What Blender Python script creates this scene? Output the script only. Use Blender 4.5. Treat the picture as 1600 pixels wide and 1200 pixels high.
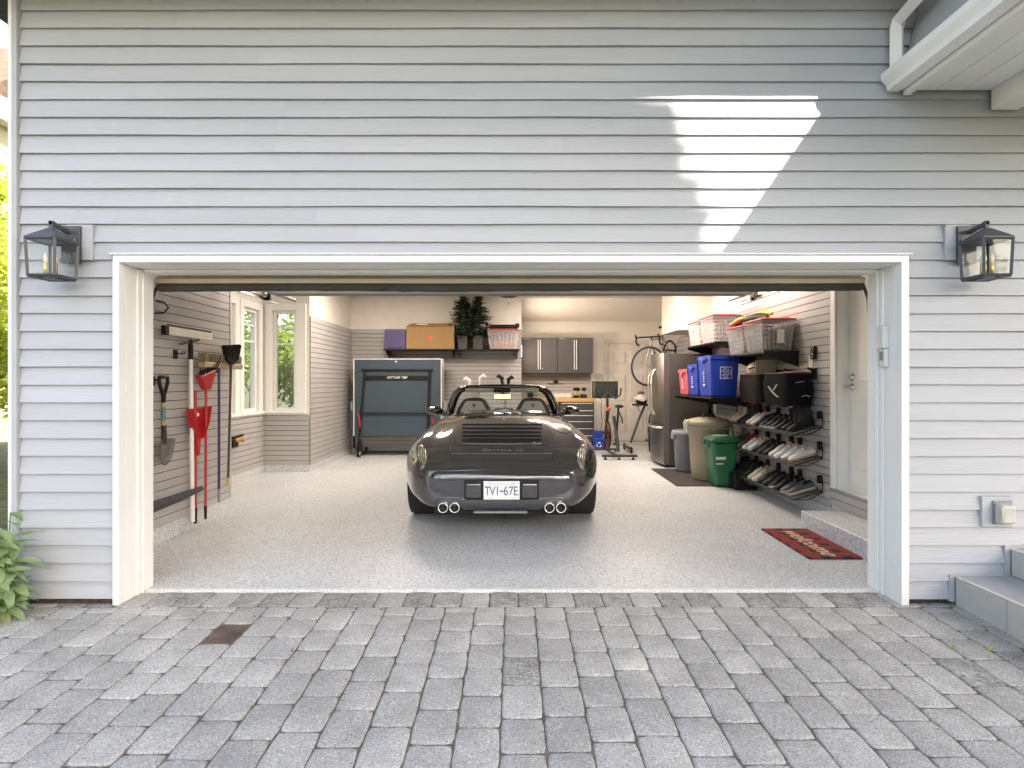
import bpy, bmesh, math, random
import numpy as np
from mathutils import Vector, Matrix, Euler
from mathutils.bvhtree import BVHTree
R = math.radians
random.seed(7); rng = np.random.default_rng(7)
scn = bpy.context.scene
for o in list(bpy.data.objects): bpy.data.objects.remove(o)
COL = scn.collection

# ------------------------------------------------------------------ camera, sky, sun, exposure
CAMY, CAMZ, F = -3.571, 1.36, 900.0
cam_d = bpy.data.cameras.new('camera'); cam = bpy.data.objects.new('camera', cam_d); COL.objects.link(cam)
cam.location = (0, CAMY - .042, CAMZ); cam.rotation_euler = (R(90), 0, 0)
cam_d.sensor_width = 36; cam_d.lens = 36 * F / 1600; cam_d.shift_x = -3 / 1600; cam_d.shift_y = -2 / 1600
cam_d.clip_start = .05; cam_d.clip_end = 2000
scn.camera = cam
SUN = Vector((.714, -1.15, 1.0)).normalized()          # direction towards the sun
w = bpy.data.worlds.new('World'); scn.world = w; w.use_nodes = True
nt = w.node_tree; bg = nt.nodes['Background']
sky = nt.nodes.new('ShaderNodeTexSky'); sky.sky_type = 'NISHITA'; sky.sun_disc = False
sky.sun_elevation = math.asin(SUN.z); sky.sun_rotation = math.atan2(SUN.x, SUN.y)
sky.air_density = 1.0; sky.dust_density = 2.0; sky.ozone_density = 1.0
nt.links.new(sky.outputs[0], bg.inputs[0]); bg.inputs[1].default_value = .15
sd = bpy.data.lights.new('sun', 'SUN'); sd.energy = 4.0; sd.angle = R(.53); sd.color = (1, .95, .87)
so = bpy.data.objects.new('sun', sd); COL.objects.link(so); so.location = (6, -6, 12)
so.rotation_euler = SUN.to_track_quat('Z', 'Y').to_euler()
vs = scn.view_settings; vs.view_transform = 'Standard'; vs.look = 'None'; vs.gamma = 1; vs.use_curve_mapping = False
vs.exposure = 2.2
vs.use_white_balance = True; vs.white_balance_temperature = 7300; vs.white_balance_tint = 12
scn.cycles.max_bounces = 8; scn.cycles.diffuse_bounces = 4; scn.cycles.glossy_bounces = 4
scn.cycles.transmission_bounces = 6; scn.cycles.transparent_max_bounces = 16
scn.cycles.caustics_reflective = False; scn.cycles.caustics_refractive = False
scn.cycles.use_denoising = True

# ------------------------------------------------------------------ measuring helpers (photo pixel + real depth -> metres)
def PX(x, D): return (x - 803) * D / F
def PZ(y, D): return CAMZ + (598 - y) * D / F
def YD(D): return D + CAMY
def floor_z(Y): return .011 * (Y - .17)
def drive_z(Y): return -.012 + .0356 * (Y - .17)

# ------------------------------------------------------------------ materials
def hexc(h):
    v = [int(h[i:i + 2], 16) / 255 for i in (0, 2, 4)]
    return tuple(c / 12.92 if c <= .04045 else ((c + .055) / 1.055) ** 2.4 for c in v)
MATS = {}
def mat(name, col, rough=.5, metal=0., var=.08, scale=6., bump=0., bscale=60., stretch=(1, 1, 1), rand=0., coat=0., trans=0., alpha=1., emit=0., spec=.5, detail=4, sss=0.):
    if name in MATS: return MATS[name]
    if isinstance(col, str): col = hexc(col)
    m = bpy.data.materials.new(name); m.use_nodes = True; nt = m.node_tree; N = nt.nodes; L = nt.links
    p = N['Principled BSDF']
    p.inputs['Roughness'].default_value = rough; p.inputs['Metallic'].default_value = metal
    p.inputs['Coat Weight'].default_value = coat; p.inputs['Coat Roughness'].default_value = .03
    p.inputs['Transmission Weight'].default_value = trans; p.inputs['Alpha'].default_value = alpha
    p.inputs['Specular IOR Level'].default_value = spec
    if emit:
        p.inputs['Emission Color'].default_value = (*col, 1); p.inputs['Emission Strength'].default_value = emit
    tc = N.new('ShaderNodeTexCoord'); mp = N.new('ShaderNodeMapping'); mp.inputs['Scale'].default_value = stretch
    L.new(tc.outputs['Object'], mp.inputs[0])
    vec = mp.outputs[0]
    if rand:
        oi = N.new('ShaderNodeObjectInfo')
        ad = N.new('ShaderNodeVectorMath'); ad.operation = 'SCALE'; ad.inputs[3].default_value = 37.0
        cb = N.new('ShaderNodeCombineXYZ'); L.new(oi.outputs['Random'], cb.inputs[0]); L.new(oi.outputs['Random'], cb.inputs[1]); L.new(oi.outputs['Random'], cb.inputs[2])
        L.new(cb.outputs[0], ad.inputs[0])
        a2 = N.new('ShaderNodeVectorMath'); L.new(mp.outputs[0], a2.inputs[0]); L.new(ad.outputs[0], a2.inputs[1]); vec = a2.outputs[0]
    no = N.new('ShaderNodeTexNoise'); no.inputs['Scale'].default_value = scale; no.inputs['Detail'].default_value = detail
    L.new(vec, no.inputs['Vector'])
    mr = N.new('ShaderNodeMapRange'); mr.inputs[1].default_value = .3; mr.inputs[2].default_value = .7
    mr.inputs[3].default_value = 1 - var; mr.inputs[4].default_value = 1 + var; L.new(no.outputs[0], mr.inputs[0])
    val = mr.outputs[0]
    if rand:
        m2 = N.new('ShaderNodeMapRange'); m2.inputs[3].default_value = 1 - rand; m2.inputs[4].default_value = 1 + rand; L.new(oi.outputs['Random'], m2.inputs[0])
        mm = N.new('ShaderNodeMath'); mm.operation = 'MULTIPLY'; L.new(val, mm.inputs[0]); L.new(m2.outputs[0], mm.inputs[1]); val = mm.outputs[0]
    hs = N.new('ShaderNodeVectorMath'); hs.operation = 'SCALE'; hs.inputs[0].default_value = col; L.new(val, hs.inputs[3])
    L.new(hs.outputs[0], p.inputs['Base Color'])
    if bump:
        nb = N.new('ShaderNodeTexNoise'); nb.inputs['Scale'].default_value = bscale; nb.inputs['Detail'].default_value = 5; L.new(vec, nb.inputs['Vector'])
        b = N.new('ShaderNodeBump'); b.inputs['Strength'].default_value = bump; b.inputs['Distance'].default_value = .01; L.new(nb.outputs[0], b.inputs['Height']); L.new(b.outputs[0], p.inputs['Normal'])
    MATS[name] = m; m['vec'] = 0
    return m
def speckle(name, base, dark, light, scale, rough, coat=0., bump=.1, rand=0., blotch=.12, amt=(.30, .82), big=3.0):
    """stone / flake surface: voronoi cells coloured between dark, base and light, with large soft blotches"""
    m = bpy.data.materials.new(name); m.use_nodes = True; nt = m.node_tree; N = nt.nodes; L = nt.links; p = N['Principled BSDF']
    p.inputs['Roughness'].default_value = rough; p.inputs['Coat Weight'].default_value = coat; p.inputs['Coat Roughness'].default_value = .12
    g = N.new('ShaderNodeNewGeometry')
    vo = N.new('ShaderNodeTexVoronoi'); vo.inputs['Scale'].default_value = scale; L.new(g.outputs['Position'], vo.inputs['Vector'])
    sp = N.new('ShaderNodeSeparateColor'); L.new(vo.outputs['Color'], sp.inputs[0])
    cr = N.new('ShaderNodeValToRGB'); e = cr.color_ramp.elements
    e[0].position = 0; e[0].color = (*hexc(dark), 1); e[1].position = 1; e[1].color = (*hexc(light), 1)
    a = cr.color_ramp.elements.new(amt[0]); a.color = (*hexc(base), 1); b = cr.color_ramp.elements.new(amt[1]); b.color = (*hexc(base), 1)
    L.new(sp.outputs[0], cr.inputs[0])
    no = N.new('ShaderNodeTexNoise'); no.inputs['Scale'].default_value = big; no.inputs['Detail'].default_value = 6; L.new(g.outputs['Position'], no.inputs['Vector'])
    mr = N.new('ShaderNodeMapRange'); mr.inputs[1].default_value = .3; mr.inputs[2].default_value = .7; mr.inputs[3].default_value = 1 - blotch; mr.inputs[4].default_value = 1 + blotch
    L.new(no.outputs[0], mr.inputs[0]); val = mr.outputs[0]
    if rand:
        oi = N.new('ShaderNodeObjectInfo'); m2 = N.new('ShaderNodeMapRange'); m2.inputs[3].default_value = 1 - rand; m2.inputs[4].default_value = 1 + rand; L.new(oi.outputs['Random'], m2.inputs[0])
        mm = N.new('ShaderNodeMath'); mm.operation = 'MULTIPLY'; L.new(val, mm.inputs[0]); L.new(m2.outputs[0], mm.inputs[1]); val = mm.outputs[0]
    hs = N.new('ShaderNodeVectorMath'); hs.operation = 'SCALE'; L.new(cr.outputs[0], hs.inputs[0]); L.new(val, hs.inputs[3]); L.new(hs.outputs[0], p.inputs['Base Color'])
    if bump:
        nb = N.new('ShaderNodeTexNoise'); nb.inputs['Scale'].default_value = scale * .6; nb.inputs['Detail'].default_value = 5; L.new(g.outputs['Position'], nb.inputs['Vector'])
        bp = N.new('ShaderNodeBump'); bp.inputs['Strength'].default_value = bump; bp.inputs['Distance'].default_value = .01; L.new(nb.outputs[0], bp.inputs['Height']); L.new(bp.outputs[0], p.inputs['Normal'])
    MATS[name] = m
    return m
def leafmat(name, col, tcol, rand=.3):
    m = bpy.data.materials.new(name); m.use_nodes = True; nt = m.node_tree; N = nt.nodes; L = nt.links
    p = N['Principled BSDF']; p.inputs['Roughness'].default_value = .45
    g = N.new('ShaderNodeNewGeometry'); mr = N.new('ShaderNodeMapRange'); mr.inputs[3].default_value = 1 - rand; mr.inputs[4].default_value = 1 + rand
    L.new(g.outputs['Random Per Island'], mr.inputs[0])
    a = N.new('ShaderNodeVectorMath'); a.operation = 'SCALE'; a.inputs[0].default_value = hexc(col); L.new(mr.outputs[0], a.inputs[3]); L.new(a.outputs[0], p.inputs['Base Color'])
    t = N.new('ShaderNodeBsdfTranslucent'); b = N.new('ShaderNodeVectorMath'); b.operation = 'SCALE'; b.inputs[0].default_value = hexc(tcol); L.new(mr.outputs[0], b.inputs[3]); L.new(b.outputs[0], t.inputs[0])
    mx = N.new('ShaderNodeMixShader'); mx.inputs[0].default_value = .4; L.new(p.outputs[0], mx.inputs[1]); L.new(t.outputs[0], mx.inputs[2]); L.new(mx.outputs[0], N['Material Output'].inputs[0])
    MATS[name] = m
    return m
mat('siding', (.388, .406, .443), .55, var=.07, scale=1.6, bump=.25, bscale=30, stretch=(.25, 1, 3.2), rand=.025)
mat('trim', (.80, .80, .785), .45, var=.03, scale=3, bump=.04, bscale=30)
mat('slat', (.40, .38, .38), .45, var=.05, scale=3, bump=.05, bscale=60, rand=.03)
mat('groove', (.05, .045, .045), .8)
mat('plaster', (.74, .70, .64), .8, var=.03, bump=.05, bscale=80)
mat('cream', (.62, .58, .47), .5, var=.05)
mat('rubber', (.05, .045, .04), .75, var=.2)
mat('blackmetal', (.014, .014, .015), .5, var=.2, spec=.3)
mat('lantern', (.055, .058, .068), .42, var=.15, bump=.05, bscale=200)
mat('steel', (.55, .55, .56), .32, metal=1, var=.08)
mat('brushed', (.30, .285, .27), .34, metal=1, var=.05, stretch=(1, 1, .04), scale=60)
mat('chrome', (.75, .75, .75), .12, metal=1, var=.04)
mat('brass', (.75, .56, .22), .3, metal=.6, var=.05)
mat('glass', (.95, .97, .96), .02, trans=1., var=.01)
mat('soil', (.12, .078, .062), .95, var=.45, scale=9, bump=.8, bscale=40)
mat('sand', (.14, .125, .10), .95, var=.4, scale=30, bump=.6, bscale=80)
mat('dirt', (.05, .034, .026), .95, var=.5, scale=25, bump=.8, bscale=40)
mat('bark', (.09, .07, .05), .9, var=.3, scale=12, bump=.6, bscale=20)
mat('white', (.78, .78, .76), .45, var=.03)
mat('offwhite', (.70, .67, .60), .5, var=.04)
mat('black', (.009, .009, .010), .55, var=.2, spec=.25)
mat('satinblack', (.010, .010, .011), .4, var=.15, spec=.3)
mat('darkgrey', (.035, .035, .038), .5, var=.1, spec=.35)
mat('midgrey', (.22, .225, .24), .5, var=.06)
mat('red', (.42, .018, .025), .35, var=.1)
mat('blue', (.010, .05, .42), .35, var=.06)
mat('navy', (.02, .022, .09), .35, var=.1)
mat('wood', (.50, .30, .11), .4, var=.18, scale=9, stretch=(.6, 6, 6), bump=.05)
mat('tile', (.47, .45, .42), .5, var=.06, scale=4, stretch=(1, 1, 3))
mat('tiletop', (.42, .41, .43), .5, var=.08, scale=5)
mat('edging', (.75, .70, .60), .4, var=.03)
speckle('epoxy', 'c0c3c6', '7b7d80', 'e2e4e6', 130, .44, coat=.10, bump=.06, blotch=.08, big=1.1)
speckle('paver', 'a6a4a0', '807e7a', 'c8c6c1', 190, .82, bump=.5, rand=.10, blotch=.15, big=5)
speckle('paverdark', '8f8d8a', '68665f', 'b2b1af', 120, .85, bump=.42, rand=.08, blotch=.25, big=9)
speckle('epoxy_lip', 'cfcfcd', 'a9a9a8', 'e4e4e2', 150, .6, bump=.1, blotch=.05)
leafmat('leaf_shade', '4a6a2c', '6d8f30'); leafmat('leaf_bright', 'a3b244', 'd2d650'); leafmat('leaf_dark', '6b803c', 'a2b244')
leafmat('leaf_shrub', '9fb48a', 'a9c077', .2); leafmat('needles', '17301c', '1c3a20', .35)

# ------------------------------------------------------------------ mesh builder
class MB:
    def __init__(s): s.v = []; s.f = []; s.sm = []
    def add(s, vs, fs, smooth=False):
        n = len(s.v); s.v += [tuple(p) for p in vs]; s.f += [tuple(i + n for i in f) for f in fs]; s.sm += [smooth] * len(fs); return s
    def box(s, x0, x1, y0, y1, z0, z1):
        return s.add([(x0, y0, z0), (x1, y0, z0), (x1, y1, z0), (x0, y1, z0), (x0, y0, z1), (x1, y0, z1), (x1, y1, z1), (x0, y1, z1)],
                     [(0, 3, 2, 1), (4, 5, 6, 7), (0, 1, 5, 4), (1, 2, 6, 5), (2, 3, 7, 6), (3, 0, 4, 7)])
    def hexa(s, b, t):      # bottom quad, top quad (ccw from above)
        return s.add(list(b) + list(t), [(0, 3, 2, 1), (4, 5, 6, 7), (0, 1, 5, 4), (1, 2, 6, 5), (2, 3, 7, 6), (3, 0, 4, 7)])
    def taper(s, cx, cy, z0, z1, w0, d0, w1, d1):
        q = lambda w, d, z: [(cx - w / 2, cy - d / 2, z), (cx + w / 2, cy - d / 2, z), (cx + w / 2, cy + d / 2, z), (cx - w / 2, cy + d / 2, z)]
        return s.hexa(q(w0, d0, z0), q(w1, d1, z1))
    def prism(s, poly, axis, a, b):     # poly 2D (u,v), extruded along axis from a to b
        m = {'x': lambda u, v, t: (t, u, v), 'y': lambda u, v, t: (u, t, v), 'z': lambda u, v, t: (u, v, t)}[axis]
        n = len(poly); vs = [m(u, v, a) for u, v in poly] + [m(u, v, b) for u, v in poly]
        return s.add(vs, [tuple(range(n - 1, -1, -1)), tuple(range(n, 2 * n))] + [(i, (i + 1) % n, n + (i + 1) % n, n + i) for i in range(n)])
    def tube(s, path, r, n=8, closed=False, caps=True, flat=1.0):
        P = [Vector(p) for p in path]; k = len(P); rr = r if hasattr(r, '__len__') else [r] * k
        up = None; vs = []
        for i, p in enumerate(P):
            if closed: t = (P[(i + 1) % k] - P[i - 1])
            else: t = P[min(i + 1, k - 1)] - P[max(i - 1, 0)]
            t = t.normalized() if t.length > 1e-9 else Vector((0, 0, 1))
            if up is None: up = Vector((0, 0, 1)) if abs(t.z) < .9 else Vector((1, 0, 0))
            u = (up - t * up.dot(t)); u = u.normalized() if u.length > 1e-6 else t.orthogonal().normalized()
            up = u; w_ = t.cross(u)
            for j in range(n):
                a = 2 * math.pi * j / n; vs.append(p + (u * math.cos(a) * flat + w_ * math.sin(a)) * rr[i])
        fs = []
        for i in range(k if closed else k - 1):
            a = i * n; b = ((i + 1) % k) * n
            fs += [(a + j, a + (j + 1) % n, b + (j + 1) % n, b + j) for j in range(n)]
        s.add(vs, fs, n > 5)
        if caps and not closed: s.add([vs[j] for j in range(n)], [tuple(range(n - 1, -1, -1))]); s.add([vs[(k - 1) * n + j] for j in range(n)], [tuple(range(n))])
        return s
    def cyl(s, p0, p1, r0, r1=None, n=12): return s.tube([p0, p1], [r0, r0 if r1 is None else r1], n)
    def lathe(s, prof, n=20, c=(0, 0, 0), axis='z', smooth=True):   # prof (r,h)
        m = {'z': lambda r, a, h: (c[0] + r * math.cos(a), c[1] + r * math.sin(a), c[2] + h), 'x': lambda r, a, h: (c[0] + h, c[1] + r * math.cos(a), c[2] + r * math.sin(a)),
             'y': lambda r, a, h: (c[0] + r * math.sin(a), c[1] + h, c[2] + r * math.cos(a))}[axis]
        vs = [m(r, 2 * math.pi * j / n, h) for r, h in prof for j in range(n)]
        fs = [(i * n + j, i * n + (j + 1) % n, (i + 1) * n + (j + 1) % n, (i + 1) * n + j) for i in range(len(prof) - 1) for j in range(n)]
        return s.add(vs, fs, smooth)
    def ball(s, c, r, n=10, m=7):
        r = r if hasattr(r, '__len__') else (r, r, r); vs = []
        for i in range(m + 1):
            t = math.pi * i / m
            for j in range(n): a = 2 * math.pi * j / n; vs.append((c[0] + r[0] * math.sin(t) * math.cos(a), c[1] + r[1] * math.sin(t) * math.sin(a), c[2] + r[2] * math.cos(t)))
        return s.add(vs, [(i * n + j, (i + 1) * n + j, (i + 1) * n + (j + 1) % n, i * n + (j + 1) % n) for i in range(m) for j in range(n)], True)
    def grid(s, rows, smooth=True, closed=False):
        nr = len(rows); nc = len(rows[0]); vs = [p for r_ in rows for p in r_]
        return s.add(vs, [(i * nc + j, i * nc + (j + 1) % nc, (i + 1) * nc + (j + 1) % nc, (i + 1) * nc + j) for i in range(nr - 1) for j in range(nc if closed else nc - 1)], smooth)
    def xf(s, M): s.v = [tuple(M @ Vector(p)) for p in s.v]; return s
    def mesh(s, name, material, bevel=0, seg=2, weld=0):
        me = bpy.data.meshes.new(name); me.from_pydata(s.v, [], s.f)
        me.polygons.foreach_set('use_smooth', s.sm)
        if bevel or weld:
            bm = bmesh.new(); bm.from_mesh(me)
            if weld: bmesh.ops.remove_doubles(bm, verts=bm.verts, dist=weld)
            if bevel:
                ed = [e for e in bm.edges if len(e.link_faces) == 2 and e.calc_face_angle(0) > R(35)]
                bmesh.ops.bevel(bm, geom=ed, offset=bevel, segments=seg, affect='EDGES', profile=.5, clamp_overlap=True)
            bm.normal_update(); bm.to_mesh(me); bm.free()
        me.materials.append(MATS[material] if isinstance(material, str) else material)
        return me
    def build(s, name, material, parent=None, bevel=0, seg=2, loc=None, rot=None, weld=0):
        return obj(name, s.mesh(name, material, bevel, seg, weld), parent, loc, rot)
def obj(name, me, parent=None, loc=None, rot=None):
    o = bpy.data.objects.new(name, me); COL.objects.link(o)
    if parent: o.parent = parent
    if loc: o.location = loc
    if rot: o.rotation_euler = rot
    return o
def thing(name, label, cat, loc=(0, 0, 0), rz=0, group=None, rot=None):
    o = bpy.data.objects.new(name, None); COL.objects.link(o); o.empty_display_size = .1
    o.location = loc; o.rotation_euler = rot or (0, 0, rz); return tag(o, label, cat, group)
def tag(o, label, cat, group=None, kind=None):
    if label: o['label'] = label
    if cat: o['category'] = cat
    if group: o['group'] = group
    if kind: o['kind'] = kind
    return o
def struct(o): o['kind'] = 'structure'; return o
def text_mesh(txt, size, material, depth=.002, shear=0., align='CENTER', spacing=1.0):
    c = bpy.data.curves.new('lettering', 'FONT'); c.body = txt; c.size = size; c.extrude = depth; c.align_x = align; c.align_y = 'CENTER'; c.shear = shear; c.space_character = spacing
    t = bpy.data.objects.new('lettering', c); COL.objects.link(t); bpy.context.view_layer.update()
    me = bpy.data.meshes.new_from_object(t.evaluated_get(bpy.context.evaluated_depsgraph_get())); bpy.data.objects.remove(t)
    me.materials.clear(); me.materials.append(MATS[material]); return me
def dup(root, loc, rz=None, rot=None):
    r = root.copy(); COL.objects.link(r); r.location = loc
    if rz is not None: r.rotation_euler = (0, 0, rz)
    if rot is not None: r.rotation_euler = rot
    for ch in list(root.children):
        c = ch.copy(); COL.objects.link(c); c.parent = r
        for g in list(ch.children):
            d = g.copy(); COL.objects.link(d); d.parent = c
    return r
# ------------------------------------------------------------------ ground and driveway
prof = [(-60, drive_z(-14) - .06), (-14, drive_z(-14) - .06), (0, drive_z(0) - .07), (.3, -.08), (300, -.08)]
g = MB(); g.grid([[(-300, y, z), (300, y, z)] for y, z in prof], False)
struct(g.build('ground', mat('lawn', (.07, .075, .03), .95, var=.5, scale=8, bump=.6, bscale=30)))
DX0, DX1, DY0, DY1 = -4.6, 4.6, -6.5, .17
d = MB(); d.hexa([(DX0, DY0, drive_z(DY0) - .09), (DX1, DY0, drive_z(DY0) - .09), (DX1, DY1, drive_z(DY1) - .09), (DX0, DY1, drive_z(DY1) - .09)],
                 [(DX0, DY0, drive_z(DY0) - .0085), (DX1, DY0, drive_z(DY0) - .0085), (DX1, DY1, drive_z(DY1) - .0085), (DX0, DY1, drive_z(DY1) - .0085)])
driveway = struct(d.build('driveway', 'sand'))
def paver_mb(x0, x1, y0, y1, seed, lift=0):
    """one tumbled paver: slightly uneven outline, rounded top edge, follows the fall of the driveway"""
    r = random.Random(seed); pts = []
    j = lambda a: r.uniform(-a, a)
    n = 5
    for i in range(n): pts.append((x0 + (x1 - x0) * i / n, y0, i in (0,)))
    for i in range(n): pts.append((x1, y0 + (y1 - y0) * i / n, i in (0,)))
    for i in range(n): pts.append((x1 - (x1 - x0) * i / n, y1, i in (0,)))
    for i in range(n): pts.append((x0, y1 - (y1 - y0) * i / n, i in (0,)))
    cx, cy = (x0 + x1) / 2, (y0 + y1) / 2; ch = r.uniform(.006, .014)
    base = []
    for x, y, corner in pts:
        k = 1.0
        if corner: x += (cx - x) * .06; y += (cy - y) * .045
        base.append((x + j(.0016), y + j(.0022)))
    tilt = (j(.006), j(.006)); h = j(.0022) + lift
    zf = lambda x, y: drive_z(y) + h + tilt[0] * (x - cx) + tilt[1] * (y - cy)
    ins = lambda k, dz: [(x + (cx - x) / max(abs(cx - x), 1e-3) * min(abs(cx - x), k), y + (cy - y) / max(abs(cy - y), 1e-3) * min(abs(cy - y), k), zf(x, y) + dz) for x, y in base]
    low = [(x, y, zf(x, y) - .06) for x, y in base]; m = len(base)
    a = ins(0, -.007); b = ins(.0035, -.0018); c = ins(.011, 0)
    mb = MB()
    ring = lambda p, q: [(p * m + i, p * m + (i + 1) % m, q * m + (i + 1) % m, q * m + i) for i in range(m)]
    mb.add(low + a + b + c, ring(0, 1) + ring(1, 2) + ring(2, 3) + [tuple(range(3 * m, 4 * m))], True)
    return mb
cells = []
CW = .182; JN = .0048
ncol = int((DX1 - DX0) / CW)
xs0 = -.055 - 25 * CW
for i in range(-1, 52):                                     # soldier course against the slab
    x = xs0 - .03 + i * CW * .985
    if x > DX0 and x + CW < DX1: cells.append((x, x + CW * .985, -.058, .166, 'paverdark' if i % 3 else 'paver'))
for i in range(0, 51):
    x = xs0 + i * CW
    if x < DX0 or x + CW > DX1: continue
    rr = random.Random(i * 13 + 5); y = -.062; first = True
    while y > DY0 + .1:
        ln = .238 + rr.uniform(-.022, .022)
        if first: ln = [.235, .075, .16, .12][(i * 3) % 4] + rr.uniform(-.015, .015); first = False
        y1 = max(y - ln, DY0); m_ = 'paver'
        if (x > 1.5 and y < -.45 and rr.random() < .10 + .10 * (x - 1.5)) or rr.random() < .01: m_ = 'paverdark'
        if i == 25 and -.72 > (y + y1) / 2 > -.95: m_ = 'paverdark'
        cells.append((x, x + CW, y1, y, m_)); y = y1
inview = lambda c: (abs((c[0] + c[1]) / 2) < .93 * ((c[2] + c[3]) / 2 - CAMY) + .1) and c[3] > -1.62
big = [c for c in cells if inview(c)]; big.sort(key=lambda c: -c[2] if False else c[2]); big = big[:300]
bigs = set(id(c) for c in big); rest = MB(); restd = MB()
for k, c in enumerate(cells):
    soil_patch = abs((c[0] + c[1]) / 2 - PX(372, 3.17)) < CW / 2 and abs((c[2] + c[3]) / 2 - YD(3.17)) < .12
    mb = paver_mb(c[0] + JN / 2, c[1] - JN / 2, c[2] + .0042, c[3] - .0042, k, -.005 if soil_patch else 0)
    if id(c) in bigs: mb.build('paver', 'soil' if soil_patch else c[4], driveway)
    else: rest.add(mb.v, mb.f, True)
ro = rest.build('paver_field', 'paver', driveway); ro['kind'] = 'stuff'
# pebbles and crumbs of leaf litter in the joints
lit = MB(); rl = random.Random(3)
for k in range(260):
    x = xs0 + round(rl.uniform(3, 46)) * CW + rl.gauss(0, .012); y = rl.uniform(-1.5, -.03); s_ = rl.uniform(.002, .006) if rl.random() < .9 else rl.uniform(.006, .011)
    z = drive_z(y) - .004 + s_; a = rl.uniform(0, 6.28)
    lit.add([(x + s_ * math.cos(a) * 1.5, y + s_ * math.sin(a), z), (x - s_ * math.sin(a), y + s_ * math.cos(a), z - s_ * .6), (x - s_ * math.cos(a) * 1.4, y - s_ * math.sin(a), z + s_ * .2), (x + s_ * math.sin(a) * .8, y - s_ * math.cos(a), z - s_ * .3)], [(0, 1, 2), (0, 2, 3)])
tag(lit.build('leaf_litter', mat('litter', (.16, .10, .05), .9, var=.5, scale=20)), 'brown crumbs of leaf litter in the paver joints', 'litter', kind='stuff')

# ------------------------------------------------------------------ garage floor
XL, XR, YB, YA, CEIL = -3.0, 3.09, YD(10.55), YD(12.07), 3.0
AX0 = .14
fl = MB(); rows = []
for y in (.17, 1, 2.46, 4.85, YB, YA + .1): rows.append([(-3.9, y, floor_z(y)), (XR + .3, y, floor_z(y))])
fl.grid(rows, False)
fl.add([(-2.5, .17, 0), (2.45, .17, 0), (2.45, .165, -.06), (-2.5, .165, -.06)], [(0, 3, 2, 1)])
struct(fl.build('garage_floor', 'epoxy'))
mb = MB(); mb.box(-2.47, 2.42, .163, .196, -.05, .0035); tag(mb.build('slab_lip', 'epoxy_lip', None, .003), 'pale lip along the front edge of the garage slab', 'threshold')

# ------------------------------------------------------------------ house
house = thing('house', 'pale grey lap-sided house with wide open garage doorway', 'house')
OX0, OX1, OT = -2.447, 2.40, 2.10           # doorway
def hb(name, m, *b, bevel=0, parent=house):
    mb = MB(); mb.box(*b); return mb.build(name, m, parent, bevel)
# shell
def wallholes(name, m, axis, c0, c1, u0, u1, z0, z1, holes, parent=house):
    mb = MB(); us = sorted({u0, u1, *[h[0] for h in holes], *[h[1] for h in holes]})
    for a, b in zip(us, us[1:]):
        hs = sorted([(h[2], h[3]) for h in holes if h[0] <= a + 1e-6 and h[1] >= b - 1e-6]); z = z0
        for p, q in hs + [(z1, z1)]:
            if p > z + 1e-6:
                mb.box(*((c0, c1, a, b) if axis == 'x' else (a, b, c0, c1)), z, p)
            z = q
    return mb.build(name, m, parent)
BX = -3.68; BY0, BY1 = YD(6.03), YD(8.42)
hb('front_wall', 'plaster', -3.11, OX0 - .03, .004, .25, -.06, 3.9); hb('front_wall', 'plaster', OX1 + .03, 5.2, .004, .25, -.06, 3.9)
hb('front_wall', 'plaster', OX0 - .03, OX1 + .03, .004, .25, OT + .035, 3.9)
hb('side_wall', 'plaster', -3.11, XL, .25, BY0, -.06, 3.9)
hb('side_wall', 'plaster', -3.14, XL, BY1, YB, -.06, 3.9)
hb('bay_wall', 'plaster', BX - .12, -3.14, BY0 - .12, BY0, -.06, 3.1)
WA = (YD(6.28), YD(7.55), .95, 2.40); WB = (YD(7.78), YD(8.26), .95, 2.40)
wallholes('bay_wall', 'plaster', 'x', BX - .12, BX, BY0 - .12, BY1 + .12, -.06, 3.1, [WA, WB])
WC = (-3.545, -3.20, .95, 2.42)
wallholes('bay_wall', 'plaster', 'y', BY1, BY1 + .12, BX, -3.14, -.06, 3.1, [WC])
hb('bay_roof', 'plaster', BX - .2, -3.14, BY0 - .15, BY1 + .2, 3.1, 3.25)
hb('back_wall', 'plaster', -3.14, AX0, YB, YB + .15, -.06, 3.9)
hb('back_wall', 'plaster', AX0 - .15, AX0, YB + .15, YA, -.06, 3.9)
hb('back_wall', 'plaster', AX0 - .15, XR + .15, YA, YA + .15, -.06, 3.9)
MD0, MD1, MDZ0, MDZ1 = YD(4.66), YD(5.47), .34, 2.39     # side door
wallholes('side_wall', 'plaster', 'x', XR, XR + .15, .25, YA, -.06, 3.9, [(MD0, MD1, MDZ0, MDZ1)])
hb('ceiling', 'plaster', -3.14, XR + .15, .25, YB, CEIL, CEIL + .1)
mb = MB(); mb.hexa([(AX0, YB, 2.913), (XR, YB, 2.913), (XR, YA, 2.647), (AX0, YA, 2.647)], [(AX0, YB, 3.1), (XR, YB, 3.1), (XR, YA, 3.1), (AX0, YA, 3.1)]); mb.build('sloped_ceiling', 'plaster', house)
hb('boxed_duct', 'plaster', 2.57, XR - .001, YD(9.0), YD(9.97), 2.19, CEIL - .001)
# concrete kerb along the garage walls, coated like the floor
def kerb(x0, x1, y0, y1):
    z = .15; mb = MB(); mb.box(x0, x1, y0, y1, -.05, z); mb.build('kerb', 'epoxy', house, .008)
kerb(XL - .1, XL + .022, .252, BY0 + .02); kerb(BX - .05, BX + .03, BY0, BY1); kerb(BX + .03, XL - .002, BY1 - .03, BY1 + .05); kerb(XL - .1, XL + .022, BY1 - .031, YB)
kerb(XL + .022, AX0, YB - .022, YB + .05); kerb(XR - .022, XR + .05, 1.752, YA - .0)
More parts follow.
